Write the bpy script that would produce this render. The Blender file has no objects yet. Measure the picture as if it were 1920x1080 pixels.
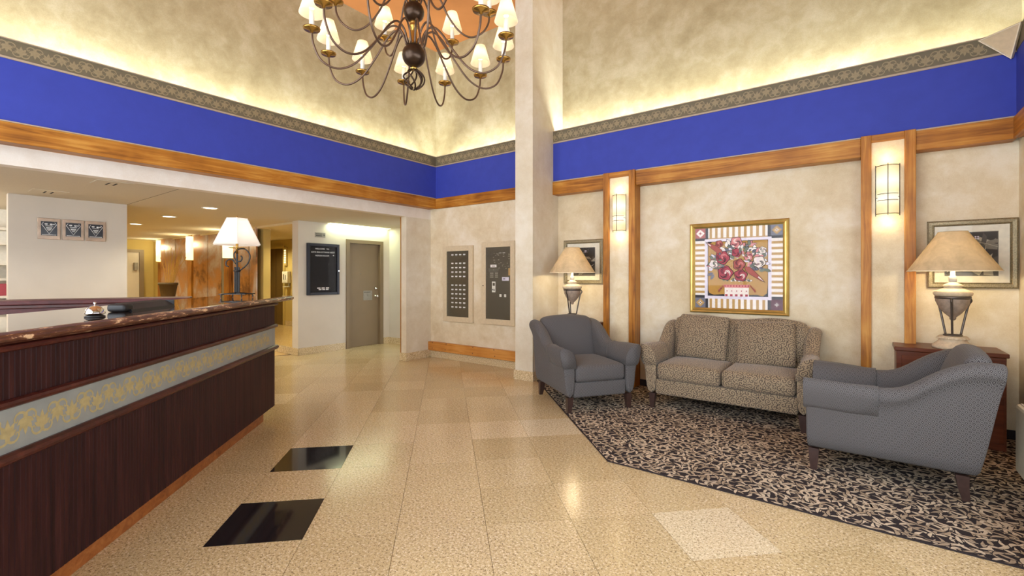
import bpy, bmesh, math, random
from math import pi, sin, cos, radians, sqrt
from mathutils import Vector, Matrix
random.seed(7)
sc = bpy.context.scene
COL = sc.collection

# ------------------------------------------------------------------ camera, world, exposure, large lights
YAW = radians(36.9)
cam_d = bpy.data.cameras.new('camera'); cam = bpy.data.objects.new('camera', cam_d); COL.objects.link(cam)
cam.location = (0, 0, 1.4); cam.rotation_euler = (pi/2, 0, YAW)
cam_d.sensor_width = 36.0; cam_d.lens = 36.0*875/1920; cam_d.shift_y = -23/1920; cam_d.clip_start = 0.02
sc.camera = cam

world = bpy.data.worlds.new('world'); sc.world = world; world.use_nodes = True
bgn = world.node_tree.nodes['Background']; bgn.inputs[0].default_value = (0.89, 0.945, 1.0, 1); bgn.inputs[1].default_value = 6.2

vs = sc.view_settings
vs.view_transform = 'Standard'; vs.look = 'None'; vs.exposure = 0.08; vs.gamma = 1.0; vs.use_curve_mapping = False
sc.cycles.use_denoising = True
sc.cycles.max_bounces = 10; sc.cycles.diffuse_bounces = 5; sc.cycles.glossy_bounces = 4; sc.cycles.transparent_max_bounces = 12
sc.cycles.sample_clamp_indirect = 6.0

def area_light(name, loc, rot, sx, sy, power, color, portal=False):
    d = bpy.data.lights.new(name, 'AREA'); d.shape = 'RECTANGLE'; d.size = sx; d.size_y = sy; d.energy = power; d.color = color
    if portal: d.cycles.is_portal = True
    o = bpy.data.objects.new(name, d); COL.objects.link(o); o.location = loc; o.rotation_euler = rot
    return o
def point_light(name, loc, power, color, r=0.03):
    d = bpy.data.lights.new(name, 'POINT'); d.energy = power; d.color = color; d.shadow_soft_size = r
    o = bpy.data.objects.new(name, d); COL.objects.link(o); o.location = loc
    return o
def spot_light(name, loc, power, color, angle=120, r=0.06):
    d = bpy.data.lights.new(name, 'SPOT'); d.energy = power; d.color = color; d.shadow_soft_size = r
    d.spot_size = radians(angle); d.spot_blend = 0.6
    o = bpy.data.objects.new(name, d); COL.objects.link(o); o.location = loc
    return o
COVE = (0.98, 1.0, 0.85); WARM = (1.0, 0.74, 0.42); HALL = (1.0, 0.88, 0.54); GREEN = (0.86, 1.0, 0.62)
# fluorescent tubes lying in the trough behind the blue band (left side, back side)
area_light('cove_tube_left', (-5.945, 1.55, 3.30), (0, pi, 0), 0.08, 8.0, 92, COVE)
area_light('cove_tube_back', (-2.40, 5.72, 3.30), (pi, 0, 0), 6.7, 0.08, 82, COVE)
# daylight comes through the glazed entrance behind the camera and the window above the heater: portals only guide sampling
area_light('portal_entrance', (-2.6, -2.52, 2.35), (pi/2, 0, pi), 6.4, 4.5, 1, (1, 1, 1), True)
area_light('portal_window', (1.08, 1.05, 1.7), (0, pi/2, 0), 1.5, 5.1, 1, (1, 1, 1), True)

# ------------------------------------------------------------------ material helpers
def lin(c):
    return tuple((v/12.92 if v <= 0.04045 else ((v+0.055)/1.055)**2.4) for v in c)
def rgb(r, g, b): return lin((r/255, g/255, b/255)) + (1,)
class NM:
    def __init__(s, name):
        s.m = bpy.data.materials.new(name); s.m.use_nodes = True; s.nt = s.m.node_tree
        s.b = s.nt.nodes['Principled BSDF']; s.out = s.nt.nodes['Material Output']
    def node(s, t, **kw):
        n = s.nt.nodes.new(t)
        for k, v in kw.items(): setattr(n, k, v)
        return n
    def link(s, a, b): s.nt.links.new(a, b)
    def put(s, sock, v):
        if hasattr(v, 'is_output') or isinstance(v, bpy.types.NodeSocket): s.link(v, sock)
        else: sock.default_value = v
    def math(s, op, a, b=0.0, c=0.0):
        n = s.node('ShaderNodeMath', operation=op)
        s.put(n.inputs[0], a); s.put(n.inputs[1], b); s.put(n.inputs[2], c); return n.outputs[0]
    def pos(s): return s.node('ShaderNodeNewGeometry').outputs['Position']
    def obj(s): return s.node('ShaderNodeTexCoord').outputs['Object']
    def uv(s): return s.node('ShaderNodeTexCoord').outputs['UV']
    def mapv(s, v, scale=(1, 1, 1), rot=(0, 0, 0), loc=(0, 0, 0)):
        n = s.node('ShaderNodeMapping'); s.link(v, n.inputs[0]); n.inputs['Scale'].default_value = scale
        n.inputs['Rotation'].default_value = rot; n.inputs['Location'].default_value = loc; return n.outputs[0]
    def noise(s, v, scale, detail=3, rough=0.5, dist=0.0):
        n = s.node('ShaderNodeTexNoise'); s.link(v, n.inputs['Vector']); n.inputs['Scale'].default_value = scale
        n.inputs['Detail'].default_value = detail; n.inputs['Roughness'].default_value = rough; n.inputs['Distortion'].default_value = dist
        return n.outputs['Fac']
    def ramp(s, f, stops, interp='LINEAR'):
        n = s.node('ShaderNodeValToRGB'); n.color_ramp.interpolation = interp; s.link(f, n.inputs[0])
        el = n.color_ramp.elements
        while len(el) < len(stops): el.new(0.5)
        for e, (p, c) in zip(el, stops): e.position = p; e.color = c
        return n.outputs[0]
    def mix(s, f, a, b, mode='MIX'):
        n = s.node('ShaderNodeMix', data_type='RGBA', blend_type=mode)
        s.put(n.inputs[0], f); s.put(n.inputs[6], a); s.put(n.inputs[7], b); return n.outputs[2]
    def bump(s, h, strength=0.2, dist=0.005):
        n = s.node('ShaderNodeBump'); n.inputs['Strength'].default_value = strength; n.inputs['Distance'].default_value = dist
        s.link(h, n.inputs['Height']); s.link(n.outputs[0], s.b.inputs['Normal'])
    def set(s, color=None, rough=None, metal=None, spec=None, emit=None, estr=None, coat=None, sheen=None):
        i = s.b.inputs
        if color is not None: s.put(i['Base Color'], color)
        if rough is not None: s.put(i['Roughness'], rough)
        if metal is not None: i['Metallic'].default_value = metal
        if spec is not None: i['Specular IOR Level'].default_value = spec
        if emit is not None: s.put(i['Emission Color'], emit)
        if estr is not None: i['Emission Strength'].default_value = estr
        if coat is not None: i['Coat Weight'].default_value = coat; i['Coat Roughness'].default_value = 0.12
        if sheen is not None: i['Sheen Weight'].default_value = sheen
        return s
def plain(name, c, rough=0.5, metal=0.0, spec=0.5, var=0.06, scale=30):
    m = NM(name); p = m.obj(); f = m.noise(p, scale, 3)
    a = tuple(v*(1-var) for v in c[:3])+(1,); b = tuple(min(1, v*(1+var)) for v in c[:3])+(1,)
    m.set(m.ramp(f, [(0.3, a), (0.7, b)]), rough, metal, spec); return m.m
def emitter(name, c, strength):
    m = NM(name); m.set((0.8, 0.8, 0.8, 1), 0.5, emit=c, estr=strength); return m.m
def plaster(name, c1, c2, c3, bump=0.12):
    m = NM(name); p = m.pos()
    f1 = m.noise(p, 1.3, 5, 0.6, 0.6); f2 = m.noise(p, 6.0, 5, 0.65, 0.3); f3 = m.noise(p, 120, 2)
    f = m.math('ADD', m.math('MULTIPLY', f1, 0.6), m.math('MULTIPLY', f2, 0.4))
    col = m.ramp(f, [(0.36, c1), (0.5, c2), (0.64, c3)])
    col = m.mix(0.06, col, m.ramp(f3, [(0.3, (0, 0, 0, 1)), (0.7, (1, 1, 1, 1))]), 'OVERLAY')
    m.set(col, 0.75, spec=0.25); m.bump(f2, bump, 0.01); return m.m
def wood(name, dark, mid, light, axis='x', rough=0.35, scale=1.0, coat=0.0):
    m = NM(name); p = m.pos()
    sc_ = {'x': (1.2, 22, 22), 'y': (22, 1.2, 22), 'z': (22, 22, 1.2)}[axis]
    q = m.mapv(p, tuple(v*scale for v in sc_))
    f = m.noise(q, 1.0, 6, 0.62, 1.2); g = m.noise(p, 2.2, 3, 0.5, 0.4)
    f = m.math('ADD', m.math('MULTIPLY', f, 0.6), m.math('MULTIPLY', g, 0.4))
    m.set(m.ramp(f, [(0.34, dark), (0.5, mid), (0.66, light)]), rough, spec=0.3, coat=coat); m.bump(f, 0.05, 0.003); return m.m
def granite(name, base, dark, light, rough, tilevar=0.0):
    m = NM(name); p = m.pos()
    f = m.noise(p, 70, 3, 0.75); g = m.noise(p, 105, 2, 0.6); h = m.noise(p, 2.2, 4, 0.5)
    col = m.ramp(f, [(0.36, dark), (0.44, base), (0.54, base), (0.62, light)])
    col = m.mix(m.ramp(g, [(0.36, (1, 1, 1, 1)), (0.41, (0, 0, 0, 1))]), col, tuple(v*.6 for v in dark[:3])+(1,))
    col = m.mix(m.math('MULTIPLY', h, 0.22), col, (light[0], light[1]*0.86, light[2]*0.62, 1))
    if tilevar:
        r = m.node('ShaderNodeObjectInfo').outputs['Random']
        col = m.mix(1.0, col, m.ramp(r, [(0.0, (1-tilevar, 1-tilevar*1.1, 1-tilevar*1.5, 1)), (0.85, (1, 1, 1, 1)), (1.0, (1.1, 1.12, 1.2, 1))]), 'MULTIPLY')
    m.set(col, rough, spec=0.5); return m.m

M = {}
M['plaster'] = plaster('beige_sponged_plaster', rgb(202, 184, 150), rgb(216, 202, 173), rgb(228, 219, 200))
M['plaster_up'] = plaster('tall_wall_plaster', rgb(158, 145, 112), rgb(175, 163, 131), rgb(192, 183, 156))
M['plaster_col'] = plaster('column_plaster', rgb(204, 192, 168), rgb(213, 204, 184), rgb(222, 216, 201))
M['white'] = plaster('white_painted_header', rgb(216, 206, 194), rgb(224, 216, 206), rgb(230, 224, 216), 0.03)
M['greywall'] = plain('grey_lobby_wall', rgb(206, 198, 186), 0.7, spec=0.2, var=0.03, scale=3)
M['hallwall'] = plain('olive_hall_wall', rgb(190, 168, 104), 0.7, spec=0.2, var=0.04, scale=3)
M['hallceil'] = plain('hall_ceiling', rgb(214, 200, 166), 0.8, spec=0.2, var=0.03)
M['soffit'] = plain('sprayed_soffit', rgb(204, 194, 176), 0.9, spec=0.1, var=0.06, scale=140)
M['ceil'] = plain('terracotta_ceiling', rgb(184, 124, 76), 0.7, spec=0.2, var=0.06, scale=3)
M['blue'] = plain('ultramarine_band_paint', rgb(56, 70, 168), 0.6, spec=0.25, var=0.05, scale=9)
M['border'] = plain('olive_border_paper', rgb(106, 98, 78), 0.6, var=0.05, scale=20)
M['motif'] = plain('gold_motif_print', rgb(144, 131, 102), 0.5, var=0.1, scale=60)
M['edgestrip'] = plain('pale_edge_strip', rgb(172, 156, 136), 0.5)
AM = (rgb(112, 64, 18), rgb(169, 109, 36), rgb(204, 151, 70))
M['wood_x'] = wood('amber_wood_x', *AM, axis='x', rough=0.42); M['wood_y'] = wood('amber_wood_y', *AM, axis='y', rough=0.42); M['wood_z'] = wood('amber_wood_z', *AM, axis='z', rough=0.42)
M['pine'] = wood('knotty_pine', rgb(168, 102, 40), rgb(200, 138, 66), rgb(216, 160, 90), 'x', 0.4)
M['mahog'] = wood('mahogany', rgb(40, 16, 15), rgb(56, 24, 22), rgb(76, 36, 30), 'z', 0.35)
M['mahog_dull'] = wood('plum_mahogany', rgb(58, 24, 25), rgb(78, 35, 36), rgb(98, 50, 47), 'y', 0.45)
M['molding'] = wood('dark_moulding', rgb(46, 18, 16), rgb(68, 28, 23), rgb(92, 44, 34), 'y', 0.3)
def bead_mat():
    m = NM('beadboard_mahogany'); p = m.pos(); r = m.node('ShaderNodeObjectInfo').outputs['Random']
    q = m.mapv(p, (30, 30, 2.2)); f = m.noise(q, 1, 5, 0.7); 
    col = m.ramp(f, [(0.32, rgb(34, 17, 19)), (0.55, rgb(50, 25, 26)), (0.72, rgb(68, 36, 34))])
    col = m.mix(m.math('MULTIPLY', r, 0.25), col, rgb(72, 38, 35)); m.set(col, 0.5, spec=0.15); return m.m
M['bead'] = bead_mat()
M['granite'] = granite('polished_granite_tile', rgb(203, 182, 141), rgb(128, 106, 76), rgb(236, 223, 196), 0.19, 0.14)
M['granite_wall'] = granite('granite_skirting', rgb(204, 184, 146), rgb(128, 106, 74), rgb(232, 218, 190), 0.25)
M['granite_plain'] = granite('granite_landing', rgb(206, 174, 118), rgb(140, 108, 66), rgb(230, 208, 166), 0.18)
M['grout'] = plain('tile_grout', rgb(134, 112, 78), 0.8)
M['blacktile'] = plain('black_granite', rgb(30, 27, 30), 0.06, var=0.25, scale=220)
M['carpet'] = plain('charcoal_carpet_pile', rgb(54, 49, 51), 0.95, spec=0.05, var=0.25, scale=300)
M['leaf_a'] = plain('beige_carpet_yarn', rgb(198, 182, 160), 0.95, spec=0.05, var=0.14, scale=90)
M['leaf_b'] = plain('taupe_carpet_yarn', rgb(164, 147, 126), 0.95, spec=0.05, var=0.16, scale=90)
M['black'] = plain('black_plastic', rgb(24, 24, 27), 0.5)
M['iron'] = plain('black_iron', rgb(20, 18, 18), 0.45, 0.0)
M['bronze'] = plain('dark_bronze', rgb(62, 46, 34), 0.3, 0.7)
M['armmetal'] = plain('chandelier_arm_bronze', rgb(96, 76, 62), 0.35, 0.6)
M['brass'] = plain('aged_brass', rgb(176, 140, 72), 0.25, 0.9)
M['chrome'] = plain('chrome', rgb(220, 220, 222), 0.12, 1.0, var=0.02)
M['gold'] = plain('gilt_frame', rgb(200, 172, 100), 0.28, 0.7, var=0.12, scale=12)
M['silverframe'] = plain('pewter_frame', rgb(140, 128, 100), 0.4, 0.5, var=0.35, scale=120)
M['matboard'] = plain('cream_mat_board', rgb(226, 218, 198), 0.8)
M['ceramic'] = plain('white_plastic', rgb(226, 222, 210), 0.35)
M['urn'] = plain('stone_urn', rgb(150, 132, 116), 0.6, var=0.2, scale=40)
M['urnpale'] = plain('pale_carved_stone', rgb(206, 188, 160), 0.6, var=0.14, scale=40)
M['lampleg'] = plain('grey_lamp_metal', rgb(92, 84, 78), 0.35, 0.6)
M['legwood'] = plain('dark_leg_wood', rgb(58, 40, 36), 0.35, var=0.2)
M['table'] = wood('brown_cherry', rgb(72, 34, 18), rgb(96, 48, 26), rgb(116, 62, 36), 'x', 0.35)
M['doorpaint'] = plain('taupe_door', rgb(128, 110, 84), 0.5, var=0.03, scale=4)
M['boardframe'] = plain('blue_black_frame', rgb(44, 46, 56), 0.4, 0.3)
M['felt'] = plain('black_felt', rgb(34, 32, 34), 0.9)
M['letter'] = plain('white_letters', rgb(240, 240, 240), 0.5)
M['cabframe'] = plain('cream_cabinet_frame', rgb(206, 190, 160), 0.5)
M['cabboard'] = plain('dark_olive_board', rgb(84, 76, 60), 0.7)
M['steel'] = plain('brushed_steel', rgb(150, 146, 136), 0.4, 0.6)
M['ptac'] = plain('heater_enamel', rgb(214, 206, 184), 0.45)
M['dark'] = plain('dark_slot', rgb(28, 26, 24), 0.8)
M['plq'] = plain('pinkish_plaque_stone', rgb(176, 152, 130), 0.25, 0.2, var=0.22, scale=14)
M['plqplate'] = plain('black_plaque_plate', rgb(24, 24, 30), 0.2)
M['pot'] = plain('brown_planter', rgb(82, 64, 40), 0.5)
M['reed'] = plain('dry_reeds', rgb(186, 150, 80), 0.7)
M['officewhite'] = plain('office_white', rgb(224, 220, 212), 0.6)
M['elev'] = plain('bronze_elevator_door', rgb(120, 96, 54), 0.3, 0.5)
def copper():
    m = NM('patinated_copper_sheet'); p = m.pos(); f = m.noise(p, 1.7, 3, 0.5, 0.4); g = m.noise(p, 16, 4, 0.7)
    s_ = m.math('ADD', m.math('MULTIPLY', f, 0.8), m.math('MULTIPLY', g, 0.2))
    m.set(m.ramp(s_, [(0.36, rgb(116, 74, 40)), (0.45, rgb(178, 124, 66)), (0.52, rgb(168, 128, 96)), (0.62, rgb(182, 168, 166))]), 0.42, 0.15); return m.m
M['copper'] = copper()
def wornedge():
    m = NM('worn_counter_edge'); p = m.pos(); q = m.mapv(m.obj(), (45, 9, 45))
    f = m.noise(q, 1, 5, 0.75); g = m.noise(m.obj(), 3.0, 2)
    t = m.math('ADD', f, m.math('MULTIPLY', g, 0.25))
    col = m.ramp(t, [(0.50, rgb(62, 30, 22)), (0.66, rgb(98, 56, 38)), (0.69, rgb(120, 76, 52)), (0.715, rgb(222, 188, 150))])
    m.set(col, 0.3); return m.m
M['edge'] = wornedge()
def countertop():
    m = NM('gloss_brown_laminate'); f = m.noise(m.obj(), 40, 4, 0.7)
    m.set(m.ramp(f, [(0.35, rgb(50, 30, 22)), (0.6, rgb(84, 56, 40)), (0.75, rgb(116, 84, 62))]), 0.05, spec=0.9, coat=1.0); m.b.inputs['Coat Roughness'].default_value = 0.02; return m.m
M['ctop'] = countertop()
def translucent(name, c, warm, f=0.5, noise=0.0):
    m = NM(name); nt = m.nt
    d = m.node('ShaderNodeBsdfDiffuse'); t = m.node('ShaderNodeBsdfTranslucent'); mx = m.node('ShaderNodeMixShader')
    if noise:
        n = m.noise(m.obj(), 9, 5, 0.65, 0.4); dk = tuple(v*(1-noise) for v in c[:3])+(1,)
        cc = m.ramp(n, [(0.35, dk), (0.65, c)]); m.link(cc, d.inputs[0]); cw = m.mix(1.0, cc, warm, 'MULTIPLY'); m.link(cw, t.inputs[0])
    else: d.inputs[0].default_value = c; t.inputs[0].default_value = warm
    mx.inputs[0].default_value = f; m.link(d.outputs[0], mx.inputs[1]); m.link(t.outputs[0], mx.inputs[2]); m.link(mx.outputs[0], m.out.inputs[0]); return m.m
M['shade_small'] = translucent('cream_candle_shade', rgb(244, 232, 212), rgb(250, 232, 206), 0.55)
M['shade_white'] = translucent('white_linen_shade', rgb(244, 242, 240), rgb(246, 242, 238), 0.55)
M['shade_parch'] = translucent('mottled_parchment_shade', rgb(212, 196, 164), rgb(216, 194, 152), 0.15, 0.26)
def glasspane(ior=1.22):
    m = NM('picture_glass'); t = m.node('ShaderNodeBsdfTransparent'); g = m.node('ShaderNodeBsdfGlossy'); g.inputs['Roughness'].default_value = 0.03
    mx = m.node('ShaderNodeMixShader'); fr = m.node('ShaderNodeFresnel'); fr.inputs[0].default_value = ior
    m.link(fr.outputs[0], mx.inputs[0]); m.link(t.outputs[0], mx.inputs[1]); m.link(g.outputs[0], mx.inputs[2]); m.link(mx.outputs[0], m.out.inputs[0]); return m.m
M['glass'] = glasspane(); M['glass_low'] = glasspane(1.07)
def sconce_glass():
    m = NM('lit_frosted_glass'); sx = m.node('ShaderNodeSeparateXYZ'); m.link(m.obj(), sx.inputs[0]); f = m.math('DIVIDE', sx.outputs[2], .47)
    col = m.ramp(f, [(0.0, (.85, .62, .28, 1)), (0.16, (.95, .72, .34, 1)), (0.33, (1.3, 1.15, .85, 1)), (0.47, (1.0, .80, .42, 1)), (0.68, (1.35, 1.2, .9, 1)), (0.88, (1.0, .78, .40, 1)), (1.0, (.85, .62, .28, 1))])
    m.set((.35, .32, .25, 1), .5, emit=col, estr=.85); return m.m
M['sconceglass'] = sconce_glass()
M['bulb'] = emitter('lamp_bulb', (1.0, 0.86, 0.6, 1), 14)
M['tubelamp'] = emitter('lit_tube_lamp', (1.0, 0.84, 0.45, 1), 1.5)
M['downlight'] = emitter('downlight_lens', (1.0, 0.9, 0.66, 1), 5)
M['slotlight'] = emitter('fluorescent_slot', (0.92, 1.0, 0.72, 1), 3.5)
def fabric_diamond():
    m = NM('grey_diamond_weave'); u = m.uv(); s_ = m.mapv(u, (42, 42, 42), (0, 0, radians(45)))
    sx = m.node('ShaderNodeSeparateXYZ'); m.link(s_, sx.inputs[0])
    fx = m.math('ABSOLUTE', m.math('SUBTRACT', m.math('FRACT', sx.outputs[0]), 0.5)); fy = m.math('ABSOLUTE', m.math('SUBTRACT', m.math('FRACT', sx.outputs[1]), 0.5))
    d = m.math('MAXIMUM', fx, fy)
    w = m.noise(u, 400, 2)
    a = m.ramp(d, [(0.0, rgb(122, 119, 118)), (0.12, rgb(118, 115, 114)), (0.15, rgb(30, 28, 32)), (0.28, rgb(30, 28, 32)), (0.31, rgb(112, 110, 110)), (0.42, rgb(110, 108, 108)), (0.46, rgb(58, 56, 60)), (0.5, rgb(52, 50, 54))])
    col = m.mix(0.22, a, m.ramp(w, [(0.3, rgb(60, 58, 62)), (0.7, rgb(124, 120, 120))])); m.set(col, 0.9, spec=0.15, sheen=0.08); m.bump(w, 0.15, 0.002); return m.m
M['fab_chair'] = fabric_diamond()
def fabric_scroll():
    m = NM('scroll_damask'); u = m.uv(); v = m.node('ShaderNodeTexVoronoi'); v.inputs['Scale'].default_value = 23; m.link(u, v.inputs['Vector'])
    v.inputs['Randomness'].default_value = 0.75
    sub = m.node('ShaderNodeVectorMath', operation='SUBTRACT'); m.link(m.mapv(u, (23, 23, 23)), sub.inputs[0])
    pc = m.node('ShaderNodeVectorMath', operation='SCALE'); m.link(v.outputs['Position'], pc.inputs[0]); pc.inputs['Scale'].default_value = 23.0; m.link(pc.outputs[0], sub.inputs[1])
    sx = m.node('ShaderNodeSeparateXYZ'); m.link(sub.outputs[0], sx.inputs[0])
    cs = m.node('ShaderNodeSeparateColor'); m.link(v.outputs['Color'], cs.inputs[0])
    ang = m.math('ARCTAN2', sx.outputs[1], sx.outputs[0]); dist = m.math('SQRT', m.math('ADD', m.math('MULTIPLY', sx.outputs[0], sx.outputs[0]), m.math('MULTIPLY', sx.outputs[1], sx.outputs[1])))
    sgn = m.math('SUBTRACT', m.math('MULTIPLY', m.math('GREATER_THAN', cs.outputs[0], 0.5), 2.0), 1.0)
    sp = m.math('SINE', m.math('ADD', m.math('ADD', m.math('MULTIPLY', ang, sgn), m.math('MULTIPLY', dist, 15.0)), m.math('MULTIPLY', cs.outputs[1], 6.28)))
    line = m.ramp(sp, [(0.42, (0, 0, 0, 1)), (0.72, (1, 1, 1, 1))])
    w = m.noise(u, 300, 2)
    base = m.ramp(w, [(0.3, rgb(122, 107, 86)), (0.7, rgb(170, 151, 124))])
    col = m.mix(line, base, rgb(60, 51, 48)); m.set(col, 0.8, spec=0.2, sheen=0.2); m.bump(w, 0.12, 0.002); return m.m
M['fab_sofa'] = fabric_scroll()
for nm, c in dict(tan=(186, 148, 88), ivory=(236, 228, 222), plum=(96, 46, 62), rose=(170, 74, 88), pink=(214, 140, 140), slate=(112, 112, 126), brick=(170, 92, 86),
                  inkdark=(44, 38, 44), leafg=(120, 130, 116), ochre=(182, 138, 62), lav=(222, 214, 226), gry1=(86, 82, 74), gry2=(128, 122, 108), gry3=(58, 54, 50), gry4=(176, 168, 148)).items():
    M['ink_'+nm] = plain('print_'+nm, rgb(*c), 0.7, var=0.06, scale=50)

# ------------------------------------------------------------------ mesh helpers
class MB:
    def __init__(s): s.v = []; s.f = []; s.mi = []; s.cur = 0
    def add(s, vs_, fs):
        o = len(s.v); s.v += [tuple(p) for p in vs_]; s.f += [tuple(i+o for i in f) for f in fs]; s.mi += [s.cur]*len(fs); return s
    def box(s, x0, x1, y0, y1, z0, z1, bev=0.0):
        if bev:
            bm = bmesh.new(); bmesh.ops.create_cube(bm, size=1)
            for v in bm.verts: v.co = ((x0+x1)/2+v.co.x*(x1-x0), (y0+y1)/2+v.co.y*(y1-y0), (z0+z1)/2+v.co.z*(z1-z0))
            bmesh.ops.bevel(bm, geom=bm.edges[:], offset=bev, segments=2, affect='EDGES', profile=0.5)
            bm.verts.index_update(); r = s.add([v.co[:] for v in bm.verts], [[v.index for v in f.verts] for f in bm.faces]); bm.free(); return r
        return s.add([(x0, y0, z0), (x1, y0, z0), (x1, y1, z0), (x0, y1, z0), (x0, y0, z1), (x1, y0, z1), (x1, y1, z1), (x0, y1, z1)],
                     [(0, 3, 2, 1), (4, 5, 6, 7), (0, 1, 5, 4), (1, 2, 6, 5), (2, 3, 7, 6), (3, 0, 4, 7)])
    def prism(s, poly, z0, z1):
        n = len(poly); return s.add([(x, y, z0) for x, y in poly]+[(x, y, z1) for x, y in poly],
            [tuple(range(n-1, -1, -1)), tuple(range(n, 2*n))]+[(i, (i+1) % n, n+(i+1) % n, n+i) for i in range(n)])
    def lathe(s, prof, seg=24, c=(0, 0, 0), cap=True):
        n = len(prof); vs_ = []; fs = []
        for r, z in prof:
            for k in range(seg): a = 2*pi*k/seg; vs_.append((c[0]+r*cos(a), c[1]+r*sin(a), c[2]+z))
        for i in range(n-1):
            for k in range(seg): k2 = (k+1) % seg; fs.append((i*seg+k, i*seg+k2, (i+1)*seg+k2, (i+1)*seg+k))
        if cap: fs.append(tuple(range(seg-1, -1, -1))); fs.append(tuple((n-1)*seg+k for k in range(seg)))
        return s.add(vs_, fs)
    def tube(s, pts, r, seg=8, cap=True):
        pts = [Vector(p) for p in pts]; n = len(pts); rr = r if isinstance(r, (list, tuple)) else [r]*n
        t0 = (pts[1]-pts[0]).normalized(); up = Vector((0, 0, 1)) if abs(t0.z) < 0.9 else Vector((1, 0, 0))
        nn = t0.cross(up).normalized(); vs_ = []; fs = []
        for i, p in enumerate(pts):
            t = (pts[min(i+1, n-1)]-pts[max(i-1, 0)]).normalized(); nn = (nn-t*nn.dot(t)).normalized(); b = t.cross(nn)
            for k in range(seg): a = 2*pi*k/seg; vs_.append(p+(nn*cos(a)+b*sin(a))*rr[i])
        for i in range(n-1):
            for k in range(seg): k2 = (k+1) % seg; fs.append((i*seg+k, i*seg+k2, (i+1)*seg+k2, (i+1)*seg+k))
        if cap: fs.append(tuple(range(seg-1, -1, -1))); fs.append(tuple((n-1)*seg+k for k in range(seg)))
        return s.add(vs_, fs)
    def loft(s, secs, closed=True, cap=True):
        m = len(secs[0]); vs_ = [p for q in secs for p in q]; fs = []
        for i in range(len(secs)-1):
            for k in range(m if closed else m-1): k2 = (k+1) % m; fs.append((i*m+k, i*m+k2, (i+1)*m+k2, (i+1)*m+k))
        if cap and closed: fs.append(tuple(range(m-1, -1, -1))); fs.append(tuple((len(secs)-1)*m+k for k in range(m)))
        return s.add(vs_, fs)
    def rbox(s, c, h, r, n=5, bulge=(0, 0, 0)):
        def ax(hh):
            L = [-hh, -hh+r*0.12, -hh+r*0.35, -hh+r*0.65, -hh+r]; inner = hh-r
            L += [-inner+2*inner*i/n for i in range(1, n)]; return L+[-v for v in reversed(L[:5])]
        A = [ax(h[0]), ax(h[1]), ax(h[2])]; idx = {}; vs_ = []; fs = []
        def vid(p):
            k = tuple(round(v, 5) for v in p)
            if k not in idx:
                q = [max(-(h[i]-r), min(h[i]-r, p[i])) for i in range(3)]; d = Vector([p[i]-q[i] for i in range(3)])
                if d.length > 1e-9: d = d.normalized()*r
                w = [q[i]+d[i] for i in range(3)]
                for i in range(3):
                    j, k2 = (i+1) % 3, (i+2) % 3
                    w[i] += bulge[i]*(w[i]/h[i])*max(0, 1-(w[j]/h[j])**2)*max(0, 1-(w[k2]/h[k2])**2)
                idx[k] = len(vs_); vs_.append((c[0]+w[0], c[1]+w[1], c[2]+w[2]))
            return idx[k]
        for i in range(3):
            j, k2 = (i+1) % 3, (i+2) % 3
            for sg in (-1, 1):
                for a in range(len(A[j])-1):
                    for b in range(len(A[k2])-1):
                        q = []
                        for da, db in ((0, 0), (1, 0), (1, 1), (0, 1)):
                            p = [0, 0, 0]; p[i] = sg*h[i]; p[j] = A[j][a+da]; p[k2] = A[k2][b+db]; q.append(vid(p))
                        fs.append(tuple(q if sg > 0 else q[::-1]))
        return s.add(vs_, fs)
    def mesh(s, name, mats, smooth=False, uv=False):
        me = bpy.data.meshes.new(name); me.from_pydata(s.v, [], s.f); me.validate()
        bm = bmesh.new(); bm.from_mesh(me); bmesh.ops.recalc_face_normals(bm, faces=bm.faces[:]) if smooth else None; bm.to_mesh(me); bm.free()
        for m in (mats if isinstance(mats, (list, tuple)) else [mats]): me.materials.append(m)
        if len(me.polygons) == len(s.mi):
            for p, i in zip(me.polygons, s.mi): p.material_index = i
        if smooth:
            for p in me.polygons: p.use_smooth = True
        if uv: box_uv(me)
        return me
    def build(s, name, mats, parent=None, smooth=False, uv=False, loc=(0, 0, 0), rz=0):
        return link(name, s.mesh(name, mats, smooth, uv), parent, loc, rz)
def box_uv(me):
    l = me.uv_layers.new(name='uv')
    for p in me.polygons:
        n = p.normal; a = max(range(3), key=lambda i: abs(n[i]))
        for li in p.loop_indices:
            v = me.vertices[me.loops[li].vertex_index].co
            l.data[li].uv = ((v.y, v.z), (v.x, v.z), (v.x, v.y))[a]
def link(name, me, parent=None, loc=(0, 0, 0), rz=0):
    o = bpy.data.objects.new(name, me); COL.objects.link(o); o.location = loc; o.rotation_euler = (0, 0, rz)
    if parent: o.parent = parent
    return o
def tag(o, label, cat, group=None):
    o['label'] = label; o['category'] = cat
    if group: o['group'] = group
    return o
def empty(name, loc=(0, 0, 0), rz=0, label=None, cat=None, group=None, parent=None):
    o = bpy.data.objects.new(name, None); COL.objects.link(o); o.location = loc; o.rotation_euler = (0, 0, rz); o.empty_display_size = 0.1
    if parent: o.parent = parent
    if label: tag(o, label, cat, group)
    return o
def struct(o, label=None, cat=None):
    o['kind'] = 'structure'
    if label: o['label'] = label; o['category'] = cat or 'wall'
    return o
def copy_tree(o, parent=None):
    c = o.copy(); COL.objects.link(c); c.parent = parent
    for ch in o.children: copy_tree(ch, c)
    return c
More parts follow.
